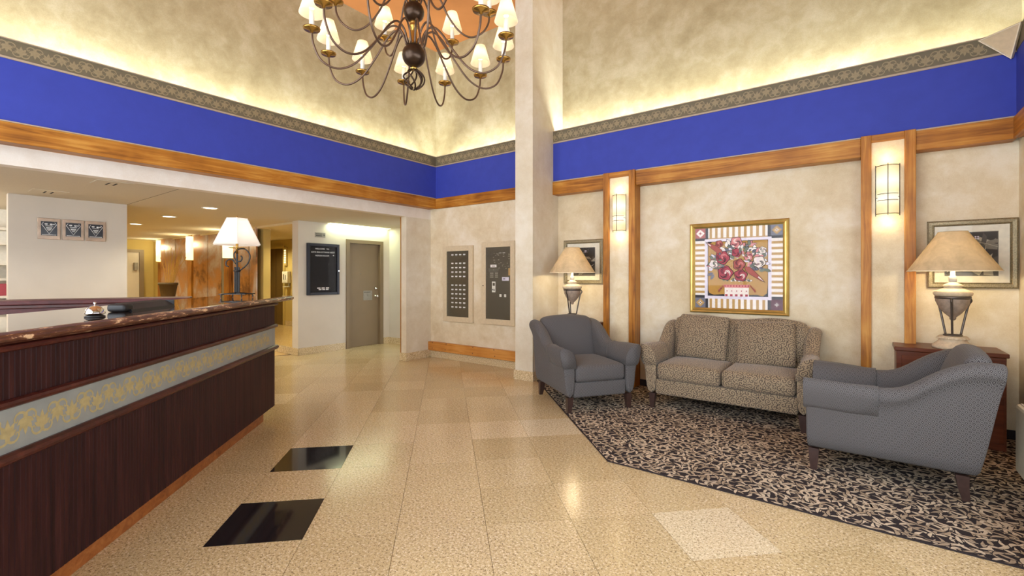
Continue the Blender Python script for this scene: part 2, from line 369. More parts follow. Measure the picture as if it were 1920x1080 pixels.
def bz(pts, n=6):
    P = [Vector(p) for p in pts]; P = [2*P[0]-P[1]]+P+[2*P[-1]-P[-2]]; out = []
    for i in range(1, len(P)-2):
        for k in range(n):
            t = k/n; a, b, c, d = P[i-1], P[i], P[i+1], P[i+2]
            out.append(0.5*((2*b)+(c-a)*t+(2*a-5*b+4*c-d)*t*t+(3*b-a-3*c+d)*t**3))
    out.append(P[-2]); return out
def subsurf(o, lv=1):
    m = o.modifiers.new('smooth', 'SUBSURF'); m.levels = lv; m.render_levels = lv
class Art:
    """flat print: polygons in the x-z plane facing -y, one thin layer above the other"""
    def __init__(s): s.p = []; s.lay = 0
    def poly(s, pts, m): s.lay += 1; s.p.append((pts, m, s.lay)); return s
    def rect(s, x0, x1, z0, z1, m): return s.poly([(x0, z0), (x1, z0), (x1, z1), (x0, z1)], m)
    def disc(s, x, z, r, m, n=14, lob=0.0, k=5, ph=0.0, sx=1.0): return s.poly([(x+sx*r*(1+lob*sin(k*a+ph))*cos(a), z+r*(1+lob*sin(k*a+ph))*sin(a)) for a in [2*pi*i/n for i in range(n)]], m)
    def stroke(s, pts, w, m):
        L = []; R = []; n = len(pts)
        for i in range(n):
            a = pts[max(0, i-1)]; b = pts[min(n-1, i+1)]; dx, dz = b[0]-a[0], b[1]-a[1]; q = math.hypot(dx, dz) or 1
            ww = w[i] if isinstance(w, (list, tuple)) else w
            L.append((pts[i][0]-dz/q*ww/2, pts[i][1]+dx/q*ww/2)); R.append((pts[i][0]+dz/q*ww/2, pts[i][1]-dx/q*ww/2))
        s.lay += 1
        for i in range(n-1): s.p.append(([L[i], R[i], R[i+1], L[i+1]], m, s.lay))
        return s
    def build(s, name, parent, step=0.00004, y=0.0):
        ms = []; mb = MB()
        for pts, m, lay in s.p:
            if m not in ms: ms.append(m)
            mb.cur = ms.index(m); k = len(pts); yy = y-lay*step
            area = sum(pts[i][0]*pts[(i+1) % k][1]-pts[(i+1) % k][0]*pts[i][1] for i in range(k))
            q = pts if area > 0 else pts[::-1]
            mb.add([(x, yy, z) for x, z in q], [tuple(range(k))])
        o = mb.build(name, [M[m] for m in ms], parent); o['kind'] = 'stuff'; return o
def text(body, size, name, mat, parent, x, y, z, align='CENTER'):
    cu = bpy.data.curves.new('lettering', 'FONT'); cu.body = body; cu.size = size; cu.align_x = align; cu.extrude = 0.0008; cu.resolution_u = 2
    t = bpy.data.objects.new('lettering_source', cu); COL.objects.link(t)
    me = bpy.data.meshes.new_from_object(t.evaluated_get(bpy.context.evaluated_depsgraph_get())); bpy.data.objects.remove(t); bpy.data.curves.remove(cu)
    me.materials.clear(); me.materials.append(mat)
    o = link(name, me, parent, (x, y, z)); o.rotation_euler = (pi/2, 0, 0); o['kind'] = 'stuff'; return o
R2 = sqrt(2)
def project(x, y, z):
    f = -x*sin(YAW)+y*cos(YAW); r = x*cos(YAW)+y*sin(YAW)
    return (960+875*r/f, 517-875*(z-1.4)/f) if f > 0.05 else None

# ------------------------------------------------------------------ floor
fl = struct(MB().box(-16.2, 1.3, -3.2, 6.6, -0.08, -0.004).build('floor', M['grout']), 'speckled tan granite tile floor with two black tiles', 'floor')
TA, TB, A0, B0 = 0.489, 0.464, -1.243, 2.609
g = 0.0012
tile_me = MB().box(-TA/2+g, TA/2-g, -TB/2+g, TB/2-g, -0.012, 0.0).mesh('tile', M['granite'])
black_me = MB().box(-TA/2+g, TA/2-g, -TB/2+g, TB/2-g, -0.012, 0.0).mesh('black_tile', M['blacktile'])
pale_me = MB().box(-TA/2+g, TA/2-g, -TB/2+g, TB/2-g, -0.012, 0.0).mesh('pale_tile', granite('pale_granite_tile', rgb(212, 197, 164), rgb(138, 118, 88), rgb(238, 228, 206), 0.19))
cand = []
for i in range(-16, 14):
    for j in range(-14, 30):
        a = A0+(i+0.5)*TA; b = B0+(j+0.5)*TB; x = (a-b)/R2; y = (a+b)/R2
        if not (-8.2 < x < 1.0 and -0.9 < y < 6.5): continue
        if a > 1.3 and y > 3.7: continue                                   # wholly under the carpet
        if -2.2 < a < -2.0 and b < 4.6: continue
        if a < -2.2 and b < 4.4: continue                                  # behind the desk
        p = project(x, y, 0)
        if not p: continue
        if not (-260 < p[0] < 2180 and p[1] < 1420): continue
        cand.append((math.hypot(x, y), i, j, x, y))
cand.sort(); 
for _, i, j, x, y in cand[:300]:
    blk = (i, j) in ((0, 0), (0, 2)); me_ = pale_me if (i, j) in ((5, -1), (4, 3)) else tile_me
    o = link('black_tile' if blk else 'tile', black_me if blk else me_, fl, (x, y, 0), pi/4)
    if blk: o['label'] = 'glossy black granite tile'
struct(MB().box(-16.2, -8.1, 4.30, 6.6, -0.02, 0.125).build('floor_landing', M['granite_plain']), 'raised granite landing in front of the elevators', 'floor')
struct(MB().box(-16.2, -8.2, -1.6, 4.30, -0.01, 0.0).build('floor_hall', M['granite_plain']), 'granite floor of the hall behind the desk', 'floor')

# carpet with scrolling leaf yarn
cp = [(-3.475, 5.181), (-1.535, 3.241), (1.055, 3.241), (1.055, 5.73), (-3.475, 5.73)]
carpet = MB().prism(cp, 0.0005, 0.008).build('carpet', M['carpet'])
tag(carpet, 'dark patterned carpet with beige scrolling leaves under the seating group', 'carpet')
def leaf_pts(x, y, ang, L, W, bend):
    top, bot = [], []; n = 5
    for i in range(n+1):
        t = i/n; th = ang+bend*(t-0.5); 
        px = x+L*(t-0.5)*cos(ang)-bend*L*0.22*(1-(2*t-1)**2)*-sin(ang); py = y+L*(t-0.5)*sin(ang)-bend*L*0.22*(1-(2*t-1)**2)*cos(ang)
        w = W*max(.04, sin(pi*(t**1.5))**.75)
        top.append((px-sin(th)*w/2, py+cos(th)*w/2)); bot.append((px+sin(th)*w/2, py-cos(th)*w/2))
    return top, bot
def in_carpet(x, y, m=0.0): return x+y > 1.706+m*R2 and y > 3.241+m and y < 5.72-m and -3.47+m < x < 1.05-m
cl = MB()
def put_leaf(x, y, ang, L, W, bend, mi, z):
    t, b = leaf_pts(x, y, ang, L, W, bend)
    def clampp(p):
        x, y = p; k = (1.714-x-y)/2
        if k > 0: x += k; y += k
        return (max(-3.47, min(1.05, x)), max(3.246, min(5.72, y)))
    t = [clampp(p) for p in t]; b = [clampp(p) for p in b]
    n = len(t); F = [(i, n+i, n+i+1, i+1) for i in range(n-1)]
    if W < .05 and mi < 2: put_leaf(x, y, ang, L*1.10, W*1.55, bend, 2, z-.00004)
    cl.cur = mi; cl.add([(p[0], p[1], z) for p in t]+[(p[0], p[1], z) for p in b], F)
rc = random.Random(3)
G = 0.040
for iy in range(int(2.6/G)+1):
    for ix in range(int(4.6/G)+1):
        x = -3.5+ix*G+rc.uniform(-.017, .017); y = 3.24+iy*G+rc.uniform(-.017, .017)
        if not in_carpet(x, y): continue
        f = sin(x*3.6+1.3*sin(y*3.3))*1.5+cos(y*4.2+x*1.7)*1.4+(0.8 if (ix+iy) % 2 else -0.8)+rc.uniform(-.4, .4)
        put_leaf(x, y, f, rc.uniform(.060, .100), rc.uniform(.016, .024), rc.uniform(.25, 1.05)*rc.choice((-1, 1)), 0 if rc.random() < .6 else 1, 0.0082+rc.random()*0.0006)
for k in range(120):                                                       # larger scroll stems with curled ends
    x = rc.uniform(-3.3, 1.0); y = rc.uniform(3.3, 5.6); a0 = rc.uniform(0, 6.28); sg = rc.choice((-1, 1)); px, py = x, y
    if not in_carpet(x, y, .14): continue
    cl.cur = 0; pts = []
    for i in range(15):
        t = i/14; r = .062*(1-t)**1.1+.010; a = a0+sg*t*7.0; pts.append((x+r*cos(a), y+r*sin(a)))
    L_, R_ = [], []
    for i in range(15):
        a_, b_ = pts[max(0, i-1)], pts[min(14, i+1)]; dx, dy = b_[0]-a_[0], b_[1]-a_[1]; q = math.hypot(dx, dy); w = .007*(0.5+0.8*sin(pi*i/14))
        L_.append((pts[i][0]-dy/q*w, pts[i][1]+dx/q*w, .0089)); R_.append((pts[i][0]+dy/q*w, pts[i][1]-dx/q*w, .0089))
    cl.add(L_+R_, [(i, 15+i, 16+i, i+1) for i in range(14)])
lo = cl.build('leaf_pattern', [M['leaf_a'], M['leaf_b'], M['carpet']], carpet); lo['kind'] = 'stuff'

# ------------------------------------------------------------------ walls of the tall lobby
XL, XH, YB, YN, YU, XU, ZC = -5.835, -5.98, 5.60, 5.735, 5.86, -6.095, 5.40
ZS = 2.37
wb = MB()
wb.box(-3.6, 1.2, YN, YN+.15, 0, 2.70)                                    # behind the sofa
wallb = struct(wb.build('wall_back', M['plaster']), 'sponged beige back wall behind the sofa', 'wall')
struct(MB().box(XH-.2, -3.55, 5.62, YN+.15, 0, 2.70).build('wall_cabinets', M['plaster']), 'sponged beige wall between pier and column holding two notice cabinets', 'wall')
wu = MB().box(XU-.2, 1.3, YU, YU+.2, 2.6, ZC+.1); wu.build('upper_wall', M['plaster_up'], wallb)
wl = MB()
wl.box(-6.11, XH, -2.5, 5.7, ZS, 2.70)
walll = struct(wl.build('wall_left', M['white']), 'tall left wall open to the reception desk below a white header', 'wall')
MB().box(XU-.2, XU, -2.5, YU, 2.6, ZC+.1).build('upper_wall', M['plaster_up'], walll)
MB().box(-6.115, XH, 5.075, 5.7, 0, ZS).build('pier', M['plaster_col'], walll)
MB().box(-6.118, -6.102, 5.068, 5.078, .13, ZS).build('corner_strip', M['wood_z'], walll)
# blue bands with wallpaper border; the trough behind holds the cove tubes
def motif(S):
    P = []
    for k, (ang, L) in enumerate(((90, .66), (60, .58), (120, .58), (30, .42), (150, .42))):
        c_, s_ = cos(radians(ang)), sin(radians(ang)); W_ = .20
        P.append([(S*(u*c_-v*s_), S*(.02+u*s_+v*c_)) for u, v in ((0, -.05), (L*.55, -W_*.5), (L*.72, -W_*.34), (L, 0), (L*.72, W_*.34), (L*.55, W_*.5), (0, .05))])
    P.append([(-.10*S, -.10*S), (.10*S, -.10*S), (.07*S, .12*S), (-.07*S, .12*S)])
    for sg in (-1, 1):
        c = [(sg*S*u, S*v) for u, v in ((.0, -.12), (.12, -.20), (.26, -.22), (.38, -.16), (.46, -.04), (.45, .08), (.37, .11), (.32, .05), (.36, .01))]
        P.append(('s', c, [S*w for w in (.10, .10, .09, .08, .075, .07, .065, .06, .05)]))
    return P
def motif_run(art, length, zc, S, spacing, mat, x0=0.0):
    n = int(length/spacing)
    for k in range(2*n+1):
        up = k % 2 == 0; x = x0+k*spacing/2
        if x < x0+.03 or x > x0+length-.03: continue
        zz = zc+(-.16 if up else .16)*S*1.15
        for q in motif(S):
            f = (lambda p: (x+p[0], zz+(p[1]-.1*S if up else -(p[1]-.1*S))))
            if q[0] == 's': art.stroke([f(p) for p in q[1]], q[2], mat)
            else: art.poly([f(p) for p in q], mat)
ZB0, ZB1, ZT0 = 2.714, 3.26, 3.425
def band(parent, name_y, horiz):
    if horiz:   # back wall
        MB().box(XL-.1, 1.02, YB, YB+.05, 2.60, ZB1).build('painted_band', M['blue'], parent)
        MB().box(XL-.1, 1.02, YB-.004, YB+.05, ZB1, ZT0).build('wallpaper_border', M['border'], parent)
        MB().box(XL, 1.02, YB-.012, YB+.02, ZB1-.008, ZB1+.010).build('edge_strip', M['edgestrip'], parent)
        MB().box(XL, 1.02, YB-.014, YB+.02, ZT0-.006, ZT0+.004).build('edge_strip', M['edgestrip'], parent)
        a = Art(); motif_run(a, 6.8, (ZB1+ZT0)/2+.002, .108, .170, 'motif'); a.lay = 0
        a.p = [(p, m, 1+l % 8) for p, m, l in a.p]; o = a.build('border_print', parent); o.location = (XL, YB-.0045, 0); o['kind'] = 'stuff'
        MB().box(XL-.2, 1.02, YB+.05, YU, 3.20, 3.24).build('cove_trough', M['officewhite'], parent)
    else:
        MB().box(XL-.05, XL, -2.5, YB, 2.60, ZB1).build('painted_band', M['blue'], parent)
        MB().box(XL-.05, XL+.004, -2.5, YB, ZB1, ZT0).build('wallpaper_border', M['border'], parent)
        MB().box(XL-.02, XL+.012, -2.5, YB, ZB1-.008, ZB1+.010).build('edge_strip', M['edgestrip'], parent)
        MB().box(XL-.02, XL+.014, -2.5, YB, ZT0-.006, ZT0+.004).build('edge_strip', M['edgestrip'], parent)
        a = Art(); motif_run(a, 5.6, (ZB1+ZT0)/2+.002, .108, .170, 'motif'); a.p = [(p, m, 1+l % 8) for p, m, l in a.p]
        o = a.build('border_print', parent); o.location = (XL+.0045, 0, 0); o.rotation_euler = (0, 0, pi/2); o['kind'] = 'stuff'
        MB().box(XU, XL-.05, -2.5, YB+.1, 3.20, 3.24).build('cove_trough', M['officewhite'], parent)
bandb = struct(empty('wall_band_back', (0, 0, 0)), 'blue band with patterned border high on the back wall', 'wall')
band(bandb, '', True); band(walll, '', False)
# amber wood rails under the bands
struct(MB().box(XL-.16, XL+.014, -2.5, YB-.014, 2.54, ZB0, .004).build('trim_1', M['wood_y']), 'amber wooden rail under the blue band above the desk', 'trim')
struct(MB().box(XL-.0, -3.48, YB-.014, YB+.05, 2.54, ZB0, .004).build('trim_2', M['wood_x']), 'amber wooden rail above the two notice cabinets', 'trim')
for k, (x0, x1, lab) in enumerate(((-3.48, -2.685, 'short amber rail between column and first lamp post'), (-2.262, -.012, 'long amber rail above the floral picture'), (.387, 1.02, 'amber rail above the dark print at the room corner'))):
    struct(MB().box(x0, x1, YB-.018, YN, 2.535, ZB0, .004).build('trim_%d' % (3+k), M['wood_x']), lab, 'trim')
    struct(MB().box(x0, x1, YB-.024, YB, ZB0-.003, ZB0+.008).build('trim_%d' % (10+k), M['edgestrip']))
struct(MB().box(XL-.03, XL+.02, -2.5, YB-.02, ZB0-.003, ZB0+.008).build('trim_13', M['edgestrip']))
# lamp posts: two wooden uprights, plaster panel between, wooden head
for k, (x0, x1, lab) in enumerate(((-2.69, -2.262, 'amber wooden frame around the wall lamp nearest the column'), (-.012, .387, 'amber wooden frame around the wall lamp beside the dark print'))):
    t = empty('trim_%d' % (6+k), ((x0+x1)/2, 5.55, 0)); struct(t, lab, 'trim'); w = x1-x0; pw = .080
    MB().box(-w/2, -w/2+pw, 0, .185, .008, 2.725, .004).build('upright', M['wood_z'], t)
    MB().box(w/2-pw, w/2, 0, .185, .008, 2.725, .004).build('upright', M['wood_z'], t)
    MB().box(-w/2+pw, w/2-pw, .002, .185, 2.655, 2.723, .003).build('head', M['wood_x'], t)
    MB().box(-w/2+pw, w/2-pw, .03, .185, .008, 2.655).build('panel', M['plaster'], t)
# column
colm = struct(MB().box(-3.765, -3.48, 5.09, 5.9, 0, ZC).build('wall_column', M['plaster_col']), 'tall square plaster column with a granite base', 'column')
struct(MB().box(-3.782, -3.466, 5.076, 5.5, 0, .128, .003).build('baseboard_column', M['granite_wall']))
struct(MB().box(XH, -3.78, 5.60, 5.63, 0, .135, .003).build('baseboard_back', M['granite_wall']))
struct(MB().box(-6.13, XH+.014, 5.062, 5.62, 0, .13, .003).build('baseboard_left', M['granite_wall']))
struct(MB().box(-3.48, 1.06, YN-.008, YN+.01, .006, .085).build('baseboard_sofa', M['carpet']))
struct(MB().box(XH+.002, -3.77, 5.555, 5.62, .125, .272, .004).build('trim_9', M['pine']), 'knotty pine rail low on the wall below the notice cabinets', 'trim')
kn = Art()
for x in (-5.86, -5.55, -4.95, -4.5, -4.0):
    for dz in (.262, .165): kn.disc(x+random.uniform(-.02, .02), dz, .012, 'ink_inkdark', 8, sx=.6)
o = kn.build('knot', bpy.data.objects['trim_9']); o.location = (0, 5.5545, 0)
# ceilings
struct(MB().box(XU-.2, 1.3, -2.6, YU+.2, ZC, ZC+.1).build('ceiling', M['ceil']), 'terracotta ceiling high above the chandelier', 'ceiling')
so = struct(MB().box(-8.1, -6.11, -2.6, 6.3, ZS, ZS+.08).build('ceiling_soffit', M['soffit']), 'low textured ceiling over the reception desk', 'ceiling')
MB().box(-16.2, -8.1, -2.6, 4.33, ZS, ZS+.08).build('hall_section', M['soffit'], so)
struct(MB().box(-16.2, -8.05, 4.33, 6.6, 2.33, 2.42).build('ceiling_landing', M['hallceil']), 'low yellowish ceiling in front of the elevators', 'ceiling')
MB().box(-8.02, -6.11, 1.934, 1.939, ZS-.001, ZS).build('joint', M['dark'], so)
# right wall, window, rear glazed entrance
wr = MB(); 
wr.box(1.06, 1.25, 3.6, 5.9, 0, 2.7); wr.box(1.06, 1.25, -2.6, -1.5, 0, 2.7); wr.box(1.06, 1.25, -1.5, 3.6, 0, .95); wr.box(1.06, 1.25, -1.5, 3.6, 2.45, 2.7)
wallr = struct(wr.build('wall_right', M['plaster']), 'beige right wall with the heater beneath its window', 'wall')
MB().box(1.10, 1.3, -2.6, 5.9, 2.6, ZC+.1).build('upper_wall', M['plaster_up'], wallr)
MB().box(1.02, 1.1, -2.5, YB, 2.6, ZB1).build('painted_band', M['blue'], wallr)
MB().box(1.016, 1.1, -2.5, YB, ZB1, ZT0).build('wallpaper_border', M['border'], wallr)
MB().box(1.0, 1.1, -2.5, YB-.01, 2.54, ZB0, .004).build('rail', M['wood_y'], wallr)
win = struct(MB().box(1.10, 1.14, -1.5, -1.44, .95, 2.45).box(1.10, 1.14, 3.54, 3.6, .95, 2.45).box(1.10, 1.14, -1.5, 3.6, .95, 1.0).box(1.10, 1.14, -1.5, 3.6, 2.4, 2.45).box(1.10, 1.14, 1.02, 1.08, .95, 2.45).build('window_1', M['ptac']))
rw = MB(); rw.box(-10.6, -5.8, -2.7, -2.5, 0, ZC); rw.box(.6, 1.3, -2.7, -2.5, 0, ZC); rw.box(-5.8, .6, -2.7, -2.5, 4.6, ZC); rw.box(-5.8, .6, -2.7, -2.5, 0, .1)
struct(rw.build('wall_rear', M['plaster']))
w2 = MB()
for x in (-5.8, -4.2, -2.6, -1.0, .55): w2.box(x, x+.05, -2.64, -2.58, .1, 4.6)
w2.box(-5.8, .6, -2.64, -2.58, 2.3, 2.36); struct(w2.build('window_2', M['iron']))

# ------------------------------------------------------------------ rooms behind the desk
gw = struct(MB().box(-8.16, -8.03, .83, 1.94, 0, ZS).build('wall_plaques', M['greywall']), 'pale grey wall behind the desk holding three award plaques', 'wall')
dw = MB().box(-8.1, -7.9, 4.286, 5.30, 0, ZS).box(-8.1, -7.9, 6.02, 6.6, 0, ZS).box(-8.1, -7.9, 5.30, 6.02, 2.03, ZS)
struct(dw.build('wall_door', M['greywall']), 'grey wall with the taupe door and black letter board', 'wall')
struct(MB().box(-8.0, -6.1, 6.25, 6.4, 0, ZS).build('wall_passage', M['greywall']))
struct(MB().box(-7.905, -7.885, 4.275, 5.215, 0, .125, .002).box(-7.905, -7.885, 6.10, 6.25, 0, .125, .002).box(-8.11, -7.885, 4.272, 4.286, 0, .125, .002).build('baseboard_door', M['granite_wall']))
struct(MB().box(-7.9, -6.1, 6.236, 6.25, 0, .125, .002).build('baseboard_passage', M['granite_wall']))
struct(MB().box(-16.2, -8.11, 4.28, 4.305, 0, .128, .002).build('baseboard_step', M['granite_wall']), 'granite step edge up to the elevator landing', 'step')
struct(MB().box(-15.75, -15.6, -1.6, 4.4, 0, ZS).build('wall_hall_end', M['hallwall']))
struct(MB().box(-15.7, -15.12, 4.35, 4.5, 0, ZS).build('wall_hall_side', M['hallwall']))
struct(MB().box(-16.2, -7.95, 6.1, 6.3, 0, 2.4).build('wall_elevator', M['hallwall']), 'yellow-lit wall with the elevator', 'wall')
struct(MB().box(-13.6, -13.45, 4.6, 6.2, 0, 2.4).build('wall_landing_end', M['hallwall']))
struct(MB().box(-14.6, -11.2, 6.088, 6.1, .125, .25).build('baseboard_elevator', M['granite_wall']))
struct(MB().box(-15.75, -8.03, -1.75, -1.6, 0, ZS).build('wall_office_end', M['greywall']))
struct(MB().box(-10.2, -10.05, -1.6, 1.84, 0, ZS).build('wall_office', M['officewhite']))
struct(MB().box(-15.7, -8.16, 1.84, 1.94, 0, ZS).build('wall_hall_near', M['hallwall']))
# hall door at the far end
d2 = struct(MB().box(-15.6, -15.57, 3.15, 4.02, 0, 2.03).build('door_2', M['greywall']))
MB().box(-15.6, -15.54, 4.02, 4.12, 0, 2.03).build('door_frame', M['doorpaint'], d2)
MB().box(-15.6, -15.54, 3.05, 4.12, 2.03, 2.10).build('door_frame', M['doorpaint'], d2)
MB().box(-15.57, -15.50, 3.90, 3.98, 1.55, 1.75).build('closer', M['steel'], d2)
# green-white fluorescent slot above the taupe door
sl = MB().box(-7.895, -7.80, 4.85, 6.22, ZS-.004, ZS-.001).build('slot_light', M['slotlight']); tag(sl, 'fluorescent light slot at ceiling edge above the taupe door', 'light')
area_light('slot_glow', (-7.84, 5.5, ZS-.02), (0, 0, 0), .1, 1.3, 9, GREEN)
# door 1
d1 = empty('door_1', (-7.9, 5.66, 0), pi/2); struct(d1, 'taupe metal door with lever lock beside the black letter board', 'door')
MB().box(-.355, .355, .06, .10, .005, 2.03).build('door_leaf', M['doorpaint'], d1)
fr = MB().box(-.43, -.355, -.02, .12, 0, 2.03).box(.355, .43, -.02, .12, 0, 2.03).box(-.43, .43, -.02, .12, 2.03, 2.10); fr.build('door_frame', M['doorpaint'], d1)
MB().lathe([(.03, 0), (.03, .012), (.018, .02), (.016, .05)], 14).build('deadbolt', M['chrome'], d1, True, loc=(.29, .06, 1.14)).rotation_euler = (pi/2, 0, 0)
h = MB().lathe([(.03, 0), (.03, .012), (.014, .02), (.014, .05), (.028, .055), (.03, .075), (.02, .085)], 14).build('door_knob', M['chrome'], d1, True, loc=(.29, .06, .985)); h.rotation_euler = (pi/2, 0, 0)
MB().lathe([(.01, 0), (.01, .006)], 10).build('peephole', M['chrome'], d1, loc=(-.06, .06, 1.44)).rotation_euler = (pi/2, 0, 0)
pl = MB().box(.0, .21, .052, .06, .91, 1.10, .002).build('door_plate', M['steel'], d1)
ar = Art()
for q in range(5): ar.rect(.02+q*.03, .038+q*.03, 1.062, 1.078, 'ink_inkdark')
ar.rect(.095, .102, .99, 1.03, 'ink_gry1'); ar.build('plate_print', pl, y=.0515)
# letter board
lb = empty('letter_board', (-7.9, 4.75, 1.05), pi/2, 'black framed letter board with white welcome text beside the taupe door', 'letter board')
w, hh = .633, .935
for nm, b in (('side', (-w/2, -w/2+.05, 0, hh)), ('side', (w/2-.05, w/2, 0, hh)), ('rail', (-w/2+.05, w/2-.05, 0, .05)), ('rail', (-w/2+.05, w/2-.05, hh-.05, hh))):
    MB().box(b[0], b[1], -.05, 0, b[2], b[3], .006).build('frame_'+nm, M['boardframe'], lb)
ft = MB().box(-w/2+.05, w/2-.05, -.02, 0, .05, hh-.05).build('felt_panel', M['felt'], lb)
for s_, z_, x_ in (('WELCOME   TO', .845, -.02), ('DAYS INN OTTAWA WEST', .785, 0), ('NEPEAN ROOM', .722, -.02)): text(s_, .0385, 'lettering', M['letter'], ft, x_, -.0215, z_-.02)
a = Art(); a.disc(.205, .725, .011, 'letter', 8); 
for q in range(3): a.rect(-.12+q*.085, -.055+q*.085, .118, .134, 'letter')
for q in range(3): a.rect(-.09+q*.07, -.035+q*.07, .09, .106, 'letter')
a.build('small_lettering', ft, y=-.0212)
MB().box(-w/2+.05, w/2-.05, -.034, -.031, .05, hh-.05).build('glass_door', M['glass_low'], lb)
MB().lathe([(.011, 0), (.011, .012)], 10).build('lock', M['chrome'], lb, loc=(w/2-.025, -.05, .44)).rotation_euler = (pi/2, 0, 0)
# arrow sign
sg = empty('arrow_sign', (-7.9, 4.70, 2.10), pi/2, 'small glass direction sign with arrow above the letter board', 'sign')
MB().box(-.10, .10, -.008, 0, 0, .085).build('plate', M['steel'], sg)
a = Art()
for q in range(6): a.rect(-.085+q*.02, -.071+q*.02, .05, .066, 'ink_inkdark')
for q in range(6): a.rect(-.085+q*.02, -.069+q*.02, .02, .036, 'ink_inkdark')
a.rect(.045, .07, .04, .047, 'ink_inkdark'); a.poly([(.068, .028), (.088, .0435), (.068, .059)], 'ink_inkdark'); a.build('arrow_print', sg, y=-.0082)
# plaques
for k, (yc, lab) in enumerate(((1.173, 'leftmost'), (1.394, 'middle'), (1.610, 'rightmost'))):
    p = empty('award_plaque', (-8.03, yc, 1.85), pi/2, '%s of three square award plaques on the grey wall' % lab, 'plaque', 'award plaques behind the desk')
    MB().box(-.101, .101, -.02, 0, 0, .258, .004).build('backing', M['plq'], p)
    pp = MB().box(-.072, .072, -.024, -.02, .045, .218).build('plate', M['plqplate'], p)
    a = Art(); zt, zm, zl = .205, .18, .066
    a.stroke([(-.05, zt), (-.066, zm), (0, zl), (.066, zm), (.05, zt)], .0045, 'letter')
    a.disc(-.026, .186, .009, 'letter', 12, sx=1.7); a.rect(.006, .05, .180, .190, 'letter'); a.disc(.018, .183, .010, 'letter', 10); a.rect(-.036, -.016, .1845, .1872, 'plqplate'); a.rect(.012, .044, .1842, .1865, 'plqplate')
    for zz, ww in ((.160, .034), (.140, .027), (.131, .025), (.118, .019), (.106, .012)): a.rect(-ww, ww, zz, zz+.005, 'letter')
    a.rect(-.062, .062, .052, .057, 'letter'); a.build('plate_print', pp, y=-.0243)
# copper panel screen: five folded sheets with tube lamps in the gaps
cz = 2.36
def sheet(x0, y0, x1, y1, lab):
    d = Vector((x1-x0, y1-y0)).normalized(); n = Vector((-d.y, d.x))*.03; x0 += .012; x1 -= .012
    tag(MB().prism([(x0, y0), (x1, y1), (x1+n.x, y1+n.y), (x0+n.x, y0+n.y)], .0, cz).build('copper_panel', M['copper']), lab, 'panel', 'copper panels in the hall')
ym = 4.42
sheet(-10.02, 4.40, -9.54, 4.32, 'mottled copper sheet at the elevator opening')
sheet(-10.68, 4.36, -10.03, 4.40, 'mottled copper sheet right behind the white desk lamp')
sheet(-11.98, 4.36, -11.36, 4.40, 'mottled copper sheet just left of the white desk lamp')
sheet(-12.66, 4.30, -11.99, 4.36, 'mottled copper sheet right of the middle tube lamp')
sheet(-13.95, 4.34, -13.26, 4.40, 'mottled copper sheet left of the middle tube lamp')
sheet(-14.80, 4.28, -13.96, 4.34, 'mottled copper sheet behind the dry reeds')
struct(MB().box(-15.1, -9.54, 4.46, 4.60, 0, 2.42).build('wall_copper', M['hallwall']))
for k, (x, lab) in enumerate(((-14.98, 'left of the dry reeds'), (-12.90, 'between the copper sheets'), (-10.85, 'behind the white desk lamp'))):
    t = empty('tube_lamp', (x, 4.30, 0), 0, 'tall lit tube wall lamp on wooden post %s' % lab, 'wall lamp', 'tube lamps in the hall')
    MB().box(-.12, .12, 0, .15, 0, 1.76).build('post', M['wood_z'], t)
    MB().lathe([(.10, 0), (.10, .56)], 18, (0, .03, 1.78)).build('tube', M['tubelamp'], t, True)
    MB().box(-.10, .10, 0, .12, 2.345, 2.365).build('cap', M['brass'], t); point_light('tube_lamp_glow', (x, 4.12, 2.15), 9, HALL, .06)
tag(MB().box(-11.34, -10.98, 4.40, 4.42, .9, 2.1).build('wall_mirror', M['steel']), 'narrow pale mirror strip between copper sheets', 'mirror')
# planter with dry reeds
pt = empty('reed_planter', (-12.05, 3.62, 0), 0, 'tall brown planter with thin dry reeds in the hall', 'planter')
MB().lathe([(.10, 0), (.12, .9), (.165, 1.20), (.18, 1.20), (.18, 1.25), (.15, 1.25), (.14, 1.15)], 20).build('pot', M['pot'], pt, True)
for k in range(15):
    ang = radians(-20+k*14)+random.uniform(-.1, .1); rr = random.uniform(.25, .62) if k > 2 else .6
    cx = -cos(ang)*.8; 
    MB().tube([(0.05*cos(ang), .05*sin(ang), 1.05), (rr*cos(ang)*.55, rr*sin(ang)*.3, 1.55), (rr*cos(ang), rr*sin(ang)*.5, 1.78+random.uniform(0, .3))], .006, 5).build('reed', M['reed'], pt)
# elevator
el = empty('elevator', (-12.3, 6.098, .126), 0, 'bronze elevator door in a wide frame on the landing', 'elevator')
MB().box(-.50, .36, -.015, .0, 0, 1.98).build('door_leaf', M['elev'], el); MB().box(-.02, -.01, -.018, -.01, 0, 1.98).build('door_gap', M['dark'], el)
MB().box(.36, .44, -.03, 0, 0, 1.98).build('jamb', M['hallwall'], el); MB().box(-.58, -.50, -.03, 0, 0, 1.98).build('jamb', M['hallwall'], el); MB().box(-.58, .44, -.03, 0, 1.98, 2.05).build('lintel', M['hallwall'], el)
hs = empty('sanitizer_dispenser', (-11.70, 6.098, 1.0), 0, 'white hand sanitizer dispenser beside the elevator', 'dispenser')
MB().rbox((0, -.06, .36), (.13, .05, .15), .02, 2).build('housing', M['ceramic'], hs, True); MB().rbox((0.02, -.07, .12), (.08, .06, .012), .01, 2).build('drip_tray', M['ceramic'], hs, True)
MB().box(.03, .06, -.03, -.005, .12, .25).build('bracket', M['ceramic'], hs); MB().box(-.06, -.03, -.113, -.105, .30, .44).build('window', M['dark'], hs); MB().box(.03, .06, -.113, -.105, .30, .42).build('window', M['dark'], hs)
